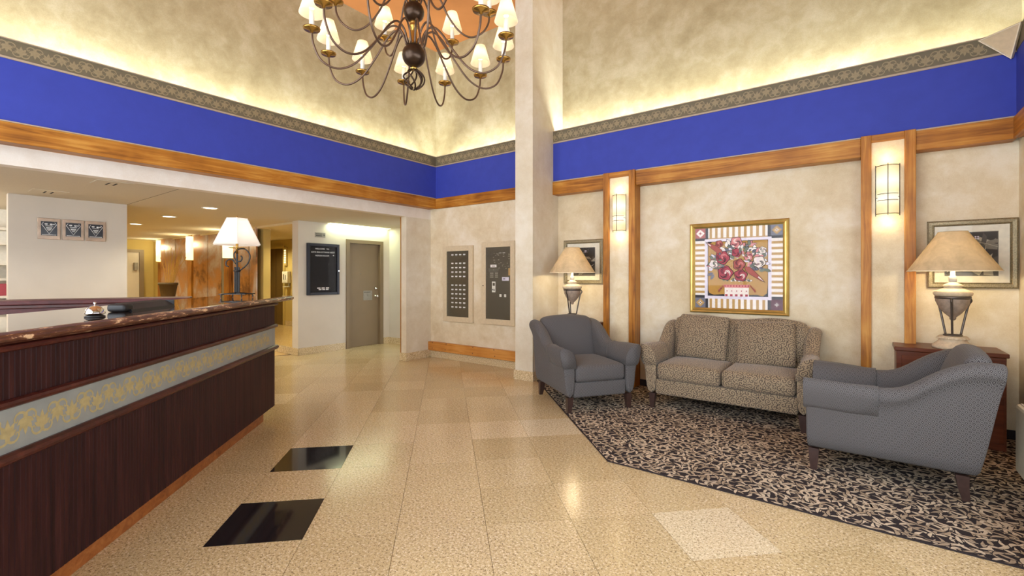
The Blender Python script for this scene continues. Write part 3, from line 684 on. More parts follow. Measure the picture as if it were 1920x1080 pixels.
tag(MB().box(-11.42, -11.32, 6.085, 6.1, .92, 1.17, .003).build('call_button_plate', M['steel']), 'steel elevator call button plate on the yellow wall', 'button plate')
for x, lab in ((-11.79, 'nearer the elevator door'), (-11.39, 'above the call button plate')):
    t = empty('lantern', (x, 6.1, 1.66), 0, 'slim glowing elevator lantern %s' % lab, 'lantern', 'elevator lanterns')
    MB().box(-.05, .05, -.05, 0, 0, .46, .004).build('body', M['hallwall'], t)
    for q in range(6): MB().box(-.035, .035, -.056, -.048, .06+q*.06, .10+q*.06).build('lens', M['tubelamp'], t)
# office shelves behind the opening at far left
osf = empty('office_shelf', (-10.05, .0, 0), 0, 'white office shelving seen through the opening behind the desk', 'shelf')
for z in (1.08, 1.33, 1.55, 1.84, 2.05): MB().box(0, .32, -.7, 1.78, z, z+.035).build('shelf_board', M['officewhite'], osf)
MB().box(0, .32, 1.78, 1.82, 0, 2.3).build('side_panel', M['officewhite'], osf)
MB().box(.0, .5, -.7, 1.78, .9, 1.0).build('worktop', M['officewhite'], osf)
bxs = tag(MB().box(-.10, .10, -.06, .06, 0, .17, .005).build('red_carton', M['ink_rose'], None, loc=(-9.86, .97, 1.1155)), 'small red carton on the office shelf', 'carton')
# ceiling downlights and vents
for x, y, lab in ((-7.47, 2.75, 'nearest the desk lamp'), (-9.08, 2.74, 'second along the hall'), (-10.89, 2.76, 'third along the hall')):
    t = empty('downlight', (x, y, ZS), 0, 'round recessed downlight in low ceiling, %s' % lab, 'downlight', 'recessed downlights')
    MB().lathe([(.088, -.006), (.108, -.008), (.112, 0), (.08, 0)], 24, cap=False).build('ring', M['officewhite'], t, True)
    MB().lathe([(.086, -.003), (.001, -.003)], 24, cap=False).build('lens', M['downlight'], t)
    spot_light('downlight_lamp', (x, y, ZS-.03), 60, (1.0, .88, .60), 140)
for x, y in ((-12.2, 2.4), (-14.2, 2.9), (-14.2, 1.6)): spot_light('added_hall_light', (x, y, ZS-.02), 110, HALL, 150)  # unseen spots without fixtures, added to brighten the far hall
for x, y in ((-11.6, 5.3), (-9.0, 5.2)): spot_light('added_landing_light', (x, y, 2.31), 95, HALL, 150)  # added spots hidden from view, only to light the elevator landing
spot_light('added_desk_light', (-6.9, .2, ZS-.02), 60, (1.0, .93, .82), 140); spot_light('added_desk_light', (-6.9, 1.9, ZS-.02), 30, (1.0, .93, .82), 140)  # two extra spots with no fixture, added to lift the desk area
point_light('office_lamp', (-9.1, -.3, 2.0), 70, (1.0, .95, .85), .15)
for x, y, lab in ((-6.30, 1.40, 'nearer the white header'), (-7.52, 1.10, 'nearer the plaques')):
    t = empty('air_vent', (x, y, ZS-.004), 0, 'flush slotted ceiling vent %s' % lab, 'vent', 'ceiling vents')
    MB().box(-.15, .15, -.15, .15, 0, .004).build('plate', M['soffit'], t)
    for q in (-.03, .03): MB().box(-.12, .04, q-.008, q+.008, -.0015, 0).build('slot', M['dark'], t)

# ------------------------------------------------------------------ reception desk (local x = across, local y = along, turned 45 degrees)
rc_ = empty('reception_counter', (0, 0, 0), pi/4, 'long mahogany beadboard reception desk with a blue-grey patterned band', 'reception desk')
AF = -1.690; B1 = 1.45; B2 = 4.95
MB().box(-2.32, AF-.004, B1, B2, .105, 1.13).build('body', M['mahog'], rc_)
MB().box(-2.28, -1.735, B1, B2-.17, 0, .105).build('toe_board', wood('toe_wood', rgb(112, 58, 24), rgb(152, 88, 42), rgb(176, 112, 60), 'y', .35), rc_)
SW = .0245
def slat_mesh(h):
    mb = MB(); xs = [-SW/2+.0006, -SW/2+.0028, 0, SW/2-.0028, SW/2-.0006]; ys = [.001, .004, .0042, .004, .001]
    mb.loft([[(ys[i], xs[i], 0) for i in range(5)], [(ys[i], xs[i], h) for i in range(5)]], closed=False, cap=False)
    return mb.mesh('slat', M['bead'])
sl1 = slat_mesh(.565); sl2 = slat_mesh(.215)
n = int((B2-B1)/SW)
for k in range(n):
    y = B2-SW*(k+.5); link('slat', sl1, rc_, (AF-.004, y, .105)); link('slat', sl2, rc_, (AF-.004, y, .915))
bd = MB().box(AF-.004, AF+.002, B1, B2, .705, .890).build('patterned_band', plain('blue_grey_wallpaper', rgb(142, 146, 143), .45, var=.08, scale=12), rc_)
M['motif2'] = plain('pale_gold_motif', rgb(172, 157, 113), .45, var=.12, scale=40)
a = Art(); motif_run(a, 3.3, .797, .108, .158, 'motif2'); a.p = [(p, m, 1+l % 8) for p, m, l in a.p]
o = a.build('band_print', rc_); o.location = (AF+.0025, 1.6, 0); o.rotation_euler = (0, 0, pi/2); o['kind'] = 'stuff'
def molding(z0, z1, d, name):
    h = z1-z0; pr = [(AF-.004, z0), (AF+d*.5, z0), (AF+d*.85, z0+h*.18), (AF+d, z0+h*.5), (AF+d*.85, z0+h*.82), (AF+d*.4, z1), (AF-.004, z1)]
    MB().loft([[(x, B1, z) for x, z in pr], [(x, B2+.02, z) for x, z in pr]]).build(name, M['molding'], rc_)
molding(.668, .710, .034, 'moulding'); molding(.884, .918, .026, 'moulding'); molding(1.105, 1.135, .03, 'moulding')
ct = empty('countertop', (0, 0, 0), pi/4, 'glossy brown countertop with chipped rounded front edge on the reception desk', 'countertop')
MB().box(-2.42, -1.665, B1, 5.33, 1.137, 1.185).build('slab', M['ctop'], ct)
pr = [(-1.665, 1.137)]+[(-1.665+.042*sin(pi*i/8), 1.161-.024*cos(pi*i/8)) for i in range(1, 8)]+[(-1.665, 1.185)]
MB().loft([[(x, B1, z) for x, z in pr], [(x, 5.33, z) for x, z in pr], [(x-.02, 5.355, z) for x, z in pr]]).build('front_edge', M['edge'], ct)
pr2 = [(5.33, 1.137)]+[(5.33+.042*sin(pi*i/8), 1.161-.024*cos(pi*i/8)) for i in range(1, 8)]+[(5.33, 1.185)]
MB().loft([[(-2.42, y, z) for y, z in pr2], [(-1.68, y, z) for y, z in pr2]]).build('end_edge', M['edge'], ct)
# rear counter of the desk
ang = math.atan2(1.344, .578)
bc = empty('rear_counter', (-5.80, .556, 0), ang, 'plum wooden rear ledge of the reception area under the plaque wall', 'counter')
MB().box(-1.9, 1.30, 0.0, .30, 0, 1.14).build('body', M['mahog_dull'], bc)
MB().box(-1.9, 1.31, -.03, .33, 1.15, 1.187, .006).build('ledge', M['mahog_dull'], bc)
MB().box(-1.9, 1.305, -.018, .315, 1.118, 1.15, .006).build('moulding', M['molding'], bc)
def on_counter(a_, b_): return ((a_-b_)/R2, (a_+b_)/R2, 1.185)
# bell
bl = empty('service_bell', on_counter(-1.80, 2.70), 0, 'chrome service bell on the reception countertop', 'bell')
MB().lathe([(.042, 0), (.043, .006), (.034, .012), (.024, .016)], 28).build('base', M['iron'], bl, True)
MB().lathe([(.001, .062), (.012, .061), (.026, .054), (.037, .040), (.042, .024), (.043, .018), (.040, .018), (.03, .035), (.001, .05)], 28, cap=False).build('dome', M['chrome'], bl, True)
MB().lathe([(.003, .058), (.003, .068), (.0065, .070), (.007, .075), (.004, .079), (.0005, .08)], 12).build('plunger', M['chrome'], bl, True)
# black desk holder
bh = empty('document_holder', on_counter(-1.935, 3.33), pi/4+radians(2), 'long black plastic holder lying on the countertop beside the bell', 'holder')
mb = MB(); pr = [(-.055, 0), (.055, 0), (.05, .012), (.0, .042), (-.035, .05), (-.055, .04)]
mb.loft([[(x, -.22, z) for x, z in pr], [(x, .26, z) for x, z in pr]]); mb.build('body', M['black'], bh)
MB().rbox((.0, -.235, .024), (.05, .045, .0235), .018, 2).build('end_cap', M['black'], bh, True); MB().box(-.05, .05, .26, .266, 0, .046, .002).build('end_rim', M['black'], bh)
# desk lamp
dl = empty('desk_lamp', on_counter(-2.02, 4.90), radians(38), 'black iron scroll table lamp with white shade on the countertop', 'lamp')
MB().lathe([(.001, .50+.013), (.06, .513)], 4, cap=False)
b = MB()
for a_ in range(4):
    th = a_*pi/2+pi/4; b.tube(bz([(0, 0, .05), (.09*cos(th), .09*sin(th), .040), (.135*cos(th), .135*sin(th), .030), (.14*cos(th), .14*sin(th), .004)], 4), .006, 6)
b.box(-.13, .13, -.085, -.073, .034, .042); b.box(-.13, .13, .073, .085, .034, .042); b.box(-.13, -.118, -.085, .085, .034, .042); b.box(.118, .13, -.085, .085, .034, .042); b.build('base', M['iron'], dl)
for q in (-.018, .0, .018): MB().tube([(q, 0, .03), (q, 0, .30 if q else .44)], .0095, 8).build('stem_rod', M['iron'], dl)
MB().lathe([(.03, .255), (.034, .262), (.03, .27)], 10).build('collar', M['iron'], dl, True)
MB().tube(bz([(.02, 0, .26), (.10, 0, .33), (.125, 0, .41), (.085, 0, .47), (.02, 0, .475), (-.03, 0, .43), (-.015, 0, .37), (.03, 0, .355), (.05, 0, .39), (.035, 0, .41)], 5), .0065, 7).build('scroll', M['iron'], dl, True)
MB().tube(bz([(-.012, 0, .33), (-.05, 0, .375), (-.10, 0, .36), (-.105, 0, .315), (-.08, 0, .305)], 5), .0065, 7).build('scroll', M['iron'], dl, True)
MB().tube([(0, 0, .43), (0, 0, .56)], .012, 10).build('socket', M['brass'], dl, True); MB().lathe([(.07, .485), (.072, .49), (.01, .492)], 20).build('drip_pan', M['brass'], dl, True)
b = MB(); S8 = 6
prof = [(.225, .515), (.222, .52), (.096, .775)]
b.lathe(prof, S8, cap=False); b.build('shade', M['shade_white'], dl)
for k in range(S8):
    a0 = 2*pi*k/S8; MB().tube([(.226*cos(a0), .226*sin(a0), .515), (.097*cos(a0), .097*sin(a0), .776)], .003, 5).build('shade_rib', M['shade_white'], dl)
MB().lathe([(.001, .80), (.008, .795), (.009, .785), (.004, .775), (.003, .74)], 10).build('finial', M['brass'], dl, True)
MB().lathe([(.001, .55), (.02, .56), (.03, .60), (.022, .64), (.001, .655)], 14).build('bulb', M['bulb'], dl, True)
x, y, z = on_counter(-2.02, 4.90); point_light('desk_lamp_bulb', (x, y, z+.60), 4.5, (1, .93, .84), .035)

# ------------------------------------------------------------------ notice cabinets on the back wall
def cabinet(x0, x1, z0, z1, lab):
    w = x1-x0; c = empty('notice_cabinet', ((x0+x1)/2, 5.62, z0), 0, lab, 'notice cabinet', 'wall notice cabinets'); h = z1-z0; t = .085
    MB().box(-w/2+.004, w/2-.004, -.022, 0, .004, h-.004).build('case', M['cabframe'], c); MB().box(-w/2+t-.004, w/2-t+.004, -.0300, -.022, t-.004, h-t+.004).build('board', M['cabboard'], c)
    for nm, b in (('stile', (-w/2, -w/2+t, 0, h)), ('stile', (w/2-t, w/2, 0, h)), ('rail', (-w/2+t, w/2-t, 0, t)), ('rail', (-w/2+t, w/2-t, h-t, h))):
        MB().box(b[0], b[1], -.042, -.022, b[2], b[3], .003).build('frame_'+nm, M['cabframe'], c)
    MB().box(-w/2+t, w/2-t, -.040, -.037, t, h-t).build('glass_door', M['glass'], c)
    return c
c1 = cabinet(-5.64, -4.98, .64, 1.89, 'narrow framed room directory with rows of small white labels')
lab_me = MB().box(-.023, .023, -.004, 0, -.010, .010).mesh('name_label', M['letter']); lab2 = MB().box(-.012, .012, -.002, 0, -.003, .003).mesh('name_print', M['ink_gry2'])
x0 = -5.47+5.31; rows = [1.808-.04*0]
zr = [1.80, 1.66, 1.588, 1.516, 1.444, 1.30, 1.228, 1.156, 1.084, 1.012, .94]
for z in zr:
    for q in range(4):
        l_ = link('name_label', lab_me, c1, (-.12+q*.088, -.030, z-.64-.055)); link('name_print', lab2, l_, (0, -.001, -.022))
c2 = cabinet(-4.79, -4.14, .645, 1.925, 'framed notice case with loose cards and hanging door tag')
a = Art(); rn = random.Random(5)
def cz2(px, py):   # cabinet-front metres from reading of the notices
    return px, py
a.rect(-.15, -.03, .885, .925, 'ink_ivory'); a.rect(-.12, -.06, .898, .910, 'ink_gry2')
for k in range(3): a.rect(-.19+k*.006, .02-k*.01, .855-k*.02, .861-k*.02, 'ink_gry2')
for q in range(2):
    for k in range(3): a.rect(-.16+q*.10, -.09+q*.09, .79-k*.03, .80-k*.03, 'ink_gry4')
for k in range(26):
    x = rn.uniform(-.10, .21); z = rn.uniform(.90, 1.10) if k < 20 else rn.uniform(.84, .9); w_ = rn.uniform(.012, .035); 
    a.rect(x, x+w_, z, z+.006, 'ink_gry4')
for x in (.02, .09): a.rect(x, x+.05, 1.10, 1.106, 'ink_ivory')
a.rect(.08, .21, .68, .735, 'ink_lav'); a.rect(.10, .14, .70, .715, 'ink_slate')
a.rect(.20, .235, .76, .87, 'ink_tan'); a.build('card_print', c2, y=-.0305)
dt = MB(); dt.box(-.118, -.05, -.034, -.031, .50, .60); dt.box(-.118, -.105, -.034, -.031, .60, .645); dt.box(-.06, -.05, -.034, -.031, .60, .645); dt.box(-.118, -.05, -.034, -.031, .645, .665)
dg = dt.build('door_tag', M['ceramic'], c2); a = Art(); a.rect(-.11, -.09, .53, .55, 'ink_inkdark'); a.poly([(-.085, .525), (-.06, .525), (-.072, .56)], 'ink_inkdark'); a.build('tag_print', dg, y=-.0343)
for x in (.03, .12): MB().box(x, x+.04, -.034, -.0305, .43, .475, .002).build('small_card', M['ceramic'], c2)
MB().lathe([(.008, 0), (.008, .01)], 8).build('lock', M['iron'], c2, loc=(-.285, -.045, .60)).rotation_euler = (pi/2, 0, 0)

# ------------------------------------------------------------------ pictures
def frame_bars(parent, w, h, t, prof, mat, name='frame_side'):
    """mitred picture moulding: prof = [(in, out-of-wall)] from outer to inner"""
    for k in range(4):
        L = (w if k % 2 == 0 else h)/2; H = (h if k % 2 == 0 else w)/2; a_ = k*pi/2
        secs = []
        for sgn in (-1, 1):
            s_ = []
            for d, y in prof:
                px = sgn*(L-d); pz = -(H-d); s_.append((px*cos(a_)-pz*sin(a_), -y, px*sin(a_)+pz*cos(a_)))
            secs.append(s_)
        MB().loft(secs).build(name, mat, parent)
fp = empty('floral_picture', (-1.13, YN, 1.49), 0, 'large gilt-framed print of roses in a checked pot inside a striped border', 'picture')
W, Hh = 1.02, 1.04
frame_bars(fp, W, Hh, .06, [(0, 0), (0, .028), (.012, .036), (.026, .030), (.038, .034), (.050, .024), (.058, .018), (.058, 0)], M['gold'])
MB().box(-W/2+.05, W/2-.05, -.012, 0, -Hh/2+.05, Hh/2-.05).build('backing', M['matboard'], fp)
a = Art(); X1 = .452; Z1 = .462; c0 = .115
a.rect(-X1, X1, -Z1, Z1, 'ink_tan')
nst = 11
for k in range(nst):
    t0 = -.335+(k+.15)*.67/nst; a.rect(t0, t0+.67/nst*.55, Z1-c0, Z1, 'ink_ivory'); a.rect(t0, t0+.67/nst*.55, -Z1, -Z1+c0, 'ink_ivory')
    a.rect(-X1, -X1+c0, t0, t0+.67/nst*.55, 'ink_ivory'); a.rect(X1-c0, X1, t0, t0+.67/nst*.55, 'ink_ivory')
for sx_, sz_, cc, c2_ in ((-1, 1, 'ink_brick', 'ink_ivory'), (1, 1, 'ink_slate', 'ink_tan'), (-1, -1, 'ink_slate', 'ink_tan'), (1, -1, 'ink_plum', 'ink_plum')):
    x0 = -X1 if sx_ < 0 else X1-c0-.03; z0 = -Z1 if sz_ < 0 else Z1-c0-.03
    a.rect(x0, x0+c0+.03, z0, z0+c0+.03, 'ink_inkdark'); xx = -X1 if sx_ < 0 else X1-c0; zz = -Z1 if sz_ < 0 else Z1-c0
    a.rect(xx, xx+c0, zz, zz+c0, cc); cx, cz_ = xx+c0/2, zz+c0/2
    a.poly([(cx-.048, cz_), (cx, cz_-.048), (cx+.048, cz_), (cx, cz_+.048)], c2_)
    a.poly([(cx+(.026 if i % 2 == 0 else .009)*cos(i*pi/4), cz_+(.026 if i % 2 == 0 else .009)*sin(i*pi/4)) for i in range(8)], 'ink_pink' if sz_ > 0 and sx_ < 0 else 'ink_ivory'); a.disc(cx, cz_, .007, 'ink_inkdark', 8)
a.rect(-.345, .345, -.355, .335, 'ink_lav'); a.rect(-.312, .312, -.322, .305, 'ink_inkdark')
a.poly([(-.305, -.25), (-.295, -.29), (-.24, -.31), (-.15, -.30), (0, -.315), (.2, -.30), (.26, -.315), (.30, -.28), (.308, -.2), (.308, .30), (-.26, .30), (-.305, .27)], 'ink_ochre')
rn = random.Random(11)
def leafp(x, z, ang, L, W_, m):
    P = [(0, 0), (L*.3, W_*.5), (L*.7, W_*.42), (L, 0), (L*.7, -W_*.42), (L*.3, -W_*.5)]
    a.poly([(x+p[0]*cos(ang)*1.12-p[1]*sin(ang)*1.12, z+p[0]*sin(ang)*1.12+p[1]*cos(ang)*1.12) for p in P], 'ink_inkdark'); a.poly([(x+p[0]*cos(ang)-p[1]*sin(ang), z+p[0]*sin(ang)+p[1]*cos(ang)) for p in P], m)
for k in range(120):
    th = rn.uniform(-.45, pi+.45); r = .285*sqrt(rn.uniform(.08, 1)); leafp(.01+r*cos(th)*.98, .03+r*sin(th)*.84, th+rn.uniform(-.9, .9), rn.uniform(.045, .08), .032, rn.choice(('ink_ivory', 'ink_leafg', 'ink_slate', 'ink_lav', 'ink_leafg', 'ink_ivory', 'ink_pink')))
for k in range(14): leafp(-.13+k*.021, -.155, rn.uniform(.3, 2.8), .04, .02, rn.choice(('ink_ivory', 'ink_slate', 'ink_leafg')))
def rose(x, z, r, m, m2):
    ph = x*37+z*11; a.disc(x, z, r*1.1, 'ink_inkdark', 26, .09, 5, ph); a.disc(x, z, r, m, 26, .10, 5, ph)
    for q in range(9):
        a0 = ph+q*2.25; rr = r*(.90-.085*q); a.stroke([(x+rr*(1-.05*t)*cos(a0+t*.36), z+rr*(1-.05*t)*sin(a0+t*.36)) for t in range(6)], [r*.02, r*.09, r*.15, r*.15, r*.08, r*.02], 'ink_inkdark' if q % 3 == 1 else (m2 if q % 3 else 'ink_plum'))
    a.disc(x, z, r*.12, m2, 8)
for x, z, r, m, m2 in ((-.15, .115, .07, 'ink_rose', 'ink_pink'), (-.12, -.06, .075, 'ink_rose', 'ink_ivory'), (.04, -.085, .062, 'ink_rose', 'ink_ivory'), (-.005, .285, .058, 'ink_pink', 'ink_ivory'), (-.185, .275, .038, 'ink_brick', 'ink_pink'), (.025, .035, .058, 'ink_brick', 'ink_pink'),
                        (.225, .06, .06, 'ink_ivory', 'ink_lav'), (.26, .19, .036, 'ink_ivory', 'ink_leafg'), (-.245, .045, .045, 'ink_ivory', 'ink_lav'), (.12, .125, .045, 'ink_pink', 'ink_ivory'), (0, .17, .048, 'ink_rose', 'ink_rose')): rose(x, z, r, m, m2)
for (x, z, ang, L) in ((-.20, .205, pi*.80, .15), (.13, -.03, -.72, .19)):    # two birds
    q = [(-.06, .0), (-.02, .03), (.05, .024), (L*.75, .012), (L, -.0), (L*.75, -.012), (.03, -.03), (-.03, -.025)]
    a.poly([(x+1.1*(p[0]*cos(ang)-p[1]*sin(ang)), z+1.1*(p[0]*sin(ang)+p[1]*cos(ang))) for p in q], 'ink_inkdark'); a.poly([(x+p[0]*cos(ang)-p[1]*sin(ang), z+p[0]*sin(ang)+p[1]*cos(ang)) for p in q], 'ink_brick')
    a.poly([(x+p[0]*cos(ang)-p[1]*sin(ang), z+p[0]*sin(ang)+p[1]*cos(ang)) for p in ((L*.6, .012), (L, 0), (L*.6, -.004))], 'ink_ivory')
for k in range(26): th = rn.uniform(-.3, pi+.3); r = rn.uniform(.12, .26); leafp(.01+r*cos(th), .03+r*sin(th)*.8, th+rn.uniform(-1.2, 1.2), rn.uniform(.03, .05), .02, rn.choice(('ink_ivory', 'ink_leafg', 'ink_slate')))
a.poly([(-.14, -.19), (.14, -.19), (.125, -.225), (-.125, -.225)], 'ink_pink')
for k in range(9): a.disc(-.12+k*.03, -.205, .009, 'ink_rose', 6)
a.rect(-.125, .125, -.322, -.225, 'ink_ivory')
for k in range(5): a.rect(-.12+k*.052, -.094+k*.052, -.322, -.298, 'ink_rose'); a.disc(-.10+k*.05, -.262, .007, 'ink_rose', 6)
for s_ in (-1, 1): a.stroke([(s_*(.14+.045*t/3*1.0+.02*sin(t)), -.20-.05*sin(t*.8)-.012*t) for t in range(5)]+[(s_*.16, -.235), (s_*.175, -.22)], .010, 'ink_brick')
a.build('artwork', fp, y=-.0125, step=.00003)
MB().box(-W/2+.056, W/2-.056, -.0205, -.0185, -Hh/2+.056, Hh/2-.056).build('glazing', M['glass'], fp)
def dark_print(x0, x1, lab, seed):
    w = x1-x0; h = .605; p = empty('framed_print', ((x0+x1)/2, YN, 1.592), 0, lab, 'picture', 'dark abstract prints')
    frame_bars(p, w, h, .05, [(0, 0), (0, .022), (.012, .028), (.036, .026), (.042, .020), (.046, .022), (.050, .016), (.050, 0)], M['silverframe'])
    MB().box(-w/2+.04, w/2-.04, -.008, 0, -h/2+.04, h/2-.04).build('mat_board', M['matboard'], p)
    a = Art(); iw = w/2-.122; ih = h/2-.112; a.rect(-iw-.005, iw+.005, -ih-.005, ih+.005, 'ink_gry2'); a.rect(-iw, iw, -ih, ih, 'ink_gry3'); r = random.Random(seed)
    a.poly([(-iw, -ih), (iw, -ih), (iw, -.02), (.05, -.09), (-iw, .05)], 'ink_gry1')
    for k in range(40):
        cx = r.uniform(-iw, iw)*.85; cz_ = r.uniform(-ih, ih)*.8; ag = r.uniform(0, 3.1); L = r.uniform(.04, .11); t = r.uniform(.012, .05)
        q = [(-L, -t*.3), (L*.6, -t), (L, t*.2), (-L*.4, t)]
        q = [(max(-iw, min(iw, cx+u*cos(ag)-v*sin(ag))), max(-ih, min(ih, cz_+u*sin(ag)+v*cos(ag)))) for u, v in q]
        a.poly(q, r.choice(('ink_gry1', 'ink_gry2', 'ink_gry3', 'ink_gry4', 'ink_gry2')))
    for k in range(8):
        cx = r.uniform(-iw, iw)*.7; cz_ = r.uniform(-ih, ih)*.6; ag = r.uniform(0, 3.1); L = r.uniform(.05, .1)
        e = [(max(-iw, min(iw, cx+s_*L*cos(ag))), max(-ih, min(ih, cz_+s_*L*sin(ag)))) for s_ in (-1, 0, 1)]; a.stroke(e, .005, r.choice(('ink_gry4', 'ink_ivory', 'ink_inkdark')))
    for q in range(4): a.disc(.03+.016*(q % 2), ih-.04-.016*(q//2), .007, 'ink_lav', 8)
    a.build('artwork', p, y=-.0082, step=.00003)
    MB().box(-w/2+.048, w/2-.048, -.0155, -.0145, -h/2+.048, h/2-.048).build('glazing', M['glass'], p)
dark_print(-3.375, -2.775, 'pewter-framed grey abstract print behind the lamp near the column', 4)
dark_print(.476, 1.055, 'pewter-framed grey abstract print behind the lamp in the room corner', 9)

# ------------------------------------------------------------------ wall sconces
for x, lab in ((-2.476, 'nearest the column'), (.1875, 'above the brown side table')):
    s_ = empty('wall_sconce', (x, 5.579, 1.962), 0, 'lit curved glass wall sconce with thin black bars, %s' % lab, 'sconce', 'curved wall sconces'); r = .084; d = .082; h = .47
    arc = lambda rr, dd, n=12: [(-rr*cos(pi*i/n), -dd*sin(pi*i/n)) for i in range(n+1)]
    MB().box(-.07, .07, -.012, 0, .03, h-.03).build('back_plate', M['brass'], s_)
    mb = MB(); o_ = arc(r, d); mb.loft([[(u, v, .012) for u, v in o_], [(u, v, h-.012) for u, v in o_]], closed=False, cap=False)
    mb.add([(u, v, .014) for u, v in arc(r-.002, d-.002)], [tuple(range(13))]); mb.build('glass', M['sconceglass'], s_, True)
    for z in (0.012, h-.012): MB().tube([(u, v, z) for u, v in arc(r+.003, d+.003)], .0032, 6).build('hoop', M['iron'], s_)
    for z in (.195, .135): MB().tube([(u, v, z) for u, v in arc(r+.003, d+.003)[2:11]], .0028, 6).build('short_bar', M['iron'], s_)
    for q in (0, 6, 12): u, v = arc(r+.003, d+.003)[q]; MB().tube([(u, v, -.004), (u, v, h+.004)], .0032, 6).build('upright_bar', M['iron'], s_)
    for q in ((0, 3), (10, 13)): MB().tube([(u, v, .165) for u, v in arc(r+.003, d+.003)[q[0]:q[1]]], .0028, 6).build('side_pin', M['iron'], s_)
    point_light('sconce_up', (x, 5.515, 2.49), 1.1, WARM, .05); point_light('sconce_down', (x, 5.515, 1.90), 1.1, WARM, .05)

# corner baffle where the bands meet
cb = empty('corner_panel', (1.02, 5.60, 3.2), 0, 'triangular beige panel across the upper corner of the blue band', 'corner panel')
A_ = Vector((-.215, 0, .222)); B_ = Vector((0, -.215, .222)); C_ = Vector((-.02, -.02, .005))
nrm = (B_-A_).cross(C_-A_).normalized(); nrm = -nrm if nrm.y > 0 else nrm
def tri(P, off0, off1, name, mat):
    MB().add([p+nrm*off0 for p in P]+[p+nrm*off1 for p in P], [(0, 1, 2), (5, 4, 3), (0, 3, 4, 1), (1, 4, 5, 2), (2, 5, 3, 0)]).build(name, mat, cb)
tri([A_, B_, C_], 0, .02, 'panel', M['cabframe']); G_ = (A_+B_+C_)/3
for p, q in ((A_, B_), (B_, C_), (C_, A_)):
    p2, q2 = p+(G_-p)*.10, q+(G_-q)*.10
    MB().add([p+nrm*.02, q+nrm*.02, q2+nrm*.02, p2+nrm*.02, p+nrm*.028, q+nrm*.028, q2+nrm*.028, p2+nrm*.028], [(4, 5, 6, 7), (0, 4, 7, 3), (1, 2, 6, 5), (2, 3, 7, 6), (0, 1, 5, 4)]).build('edge_bead', M['matboard'], cb)

# ------------------------------------------------------------------ side tables and table lamps
def side_table(loc, lab):
    t = empty('side_table', loc, 0, lab, 'side table', 'brown side tables'); w, d, h = .70, .44, .776
    MB().box(-w/2+.015, w/2-.015, -d/2+.015, d/2, .004, h-.035, .003).build('body', M['table'], t); MB().box(-w/2, w/2, -d/2, d/2, h-.035, h, .006).build('top', M['table'], t)
    dr = MB().box(-w/2+.05, w/2-.05, -d/2+.007, -d/2+.016, h-.22, h-.07, .003).build('drawer', M['table'], t); MB().lathe([(.006, 0), (.006, .01), (.014, .018), (.012, .026), (.001, .028)], 12).build('knob', M['brass'], dr, True, loc=(0, -d/2+.008, h-.145)).rotation_euler = (pi/2, 0, 0)
    for s_ in (-1, 1): MB().box(s_*w/4-.145, s_*w/4+.145, -d/2+.007, -d/2+.016, .06, h-.25, .003).build('cabinet_door', M['table'], t)
    return t
side_table((.572, 5.47, .0092), 'brown wooden side table behind the rear armchair in the room corner')
side_table((-3.10, 5.49, .0092), 'brown wooden side table behind the armchair near the column')
def urn_lamp(loc, lab):
    L = empty('urn_lamp', loc, radians(20), lab, 'lamp', 'urn table lamps')
    MB().lathe([(.132, 0), (.134, .018), (.126, .03), (.10, .055), (.088, .072), (.098, .078), (.10, .092), (.092, .104), (.05, .106)], 32).build('base', M['urnpale'], L, True)
    b = MB()
    for k in range(26):
        a0 = 2*pi*k/26; b.rbox((.099*cos(a0), .099*sin(a0), .086), (.007, .007, .007), .0065, 1)
    b.build('beading', M['urnpale'], L, True)
    for k in range(3):
        a0 = 2*pi*k/3; cx, sx_ = cos(a0), sin(a0)
        MB().tube(bz([(.052*cx, .052*sx_, .10), (.075*cx, .075*sx_, .22), (.105*cx, .105*sx_, .36), (.126*cx, .126*sx_, .40), (.118*cx, .118*sx_, .425)], 4), .0085, 8).build('stand_leg', M['lampleg'], L, True)
    MB().tube([(.058*cos(q*pi/10), .058*sin(q*pi/10), .112) for q in range(21)], .006, 6).build('foot_ring', M['lampleg'], L, True)
    MB().lathe([(.001, .235), (.014, .238), (.022, .252), (.02, .262), (.05, .29), (.085, .335), (.104, .38), (.109, .415), (.108, .425)], 32).build('bowl', M['urn'], L, True)
    MB().lathe([(.110, .418), (.116, .422), (.116, .438), (.110, .442)], 32).build('band_ring', M['lampleg'], L, True)
    MB().lathe([(.108, .44), (.122, .45), (.128, .466), (.120, .482), (.098, .49), (.07, .506), (.052, .515), (.066, .522), (.064, .534), (.034, .552), (.026, .56)], 32).build('lid', M['urnpale'], L, True)
    MB().lathe([(.026, .555), (.026, .61), (.016, .615), (.016, .68)], 16).build('neck', M['ceramic'], L, True)
    MB().lathe([(.001, .66), (.02, .67), (.032, .71), (.024, .75), (.001, .765)], 14).build('bulb', M['bulb'], L, True)
    sh = MB().lathe([(.298, .655), (.094, .985)], 48, cap=False).build('shade', M['shade_parch'], L, True)
    MB().tube([(.298*cos(q*pi/20), .298*sin(q*pi/20), .655) for q in range(41)], .0035, 6).build('lower_rim', M['matboard'], sh, True)
    MB().tube([(.094*cos(q*pi/20), .094*sin(q*pi/20), .985) for q in range(41)], .003, 6).build('upper_rim', M['shade_parch'], sh, True)
    point_light('urn_lamp_bulb', (loc[0], loc[1], loc[2]+.72), 27, (1.0, .78, .44), .04)
    return L
urn_lamp((.612, 5.40, .786), 'urn table lamp with wide parchment shade in the room corner')
urn_lamp((-3.058, 5.395, .786), 'urn table lamp with wide parchment shade near the column')

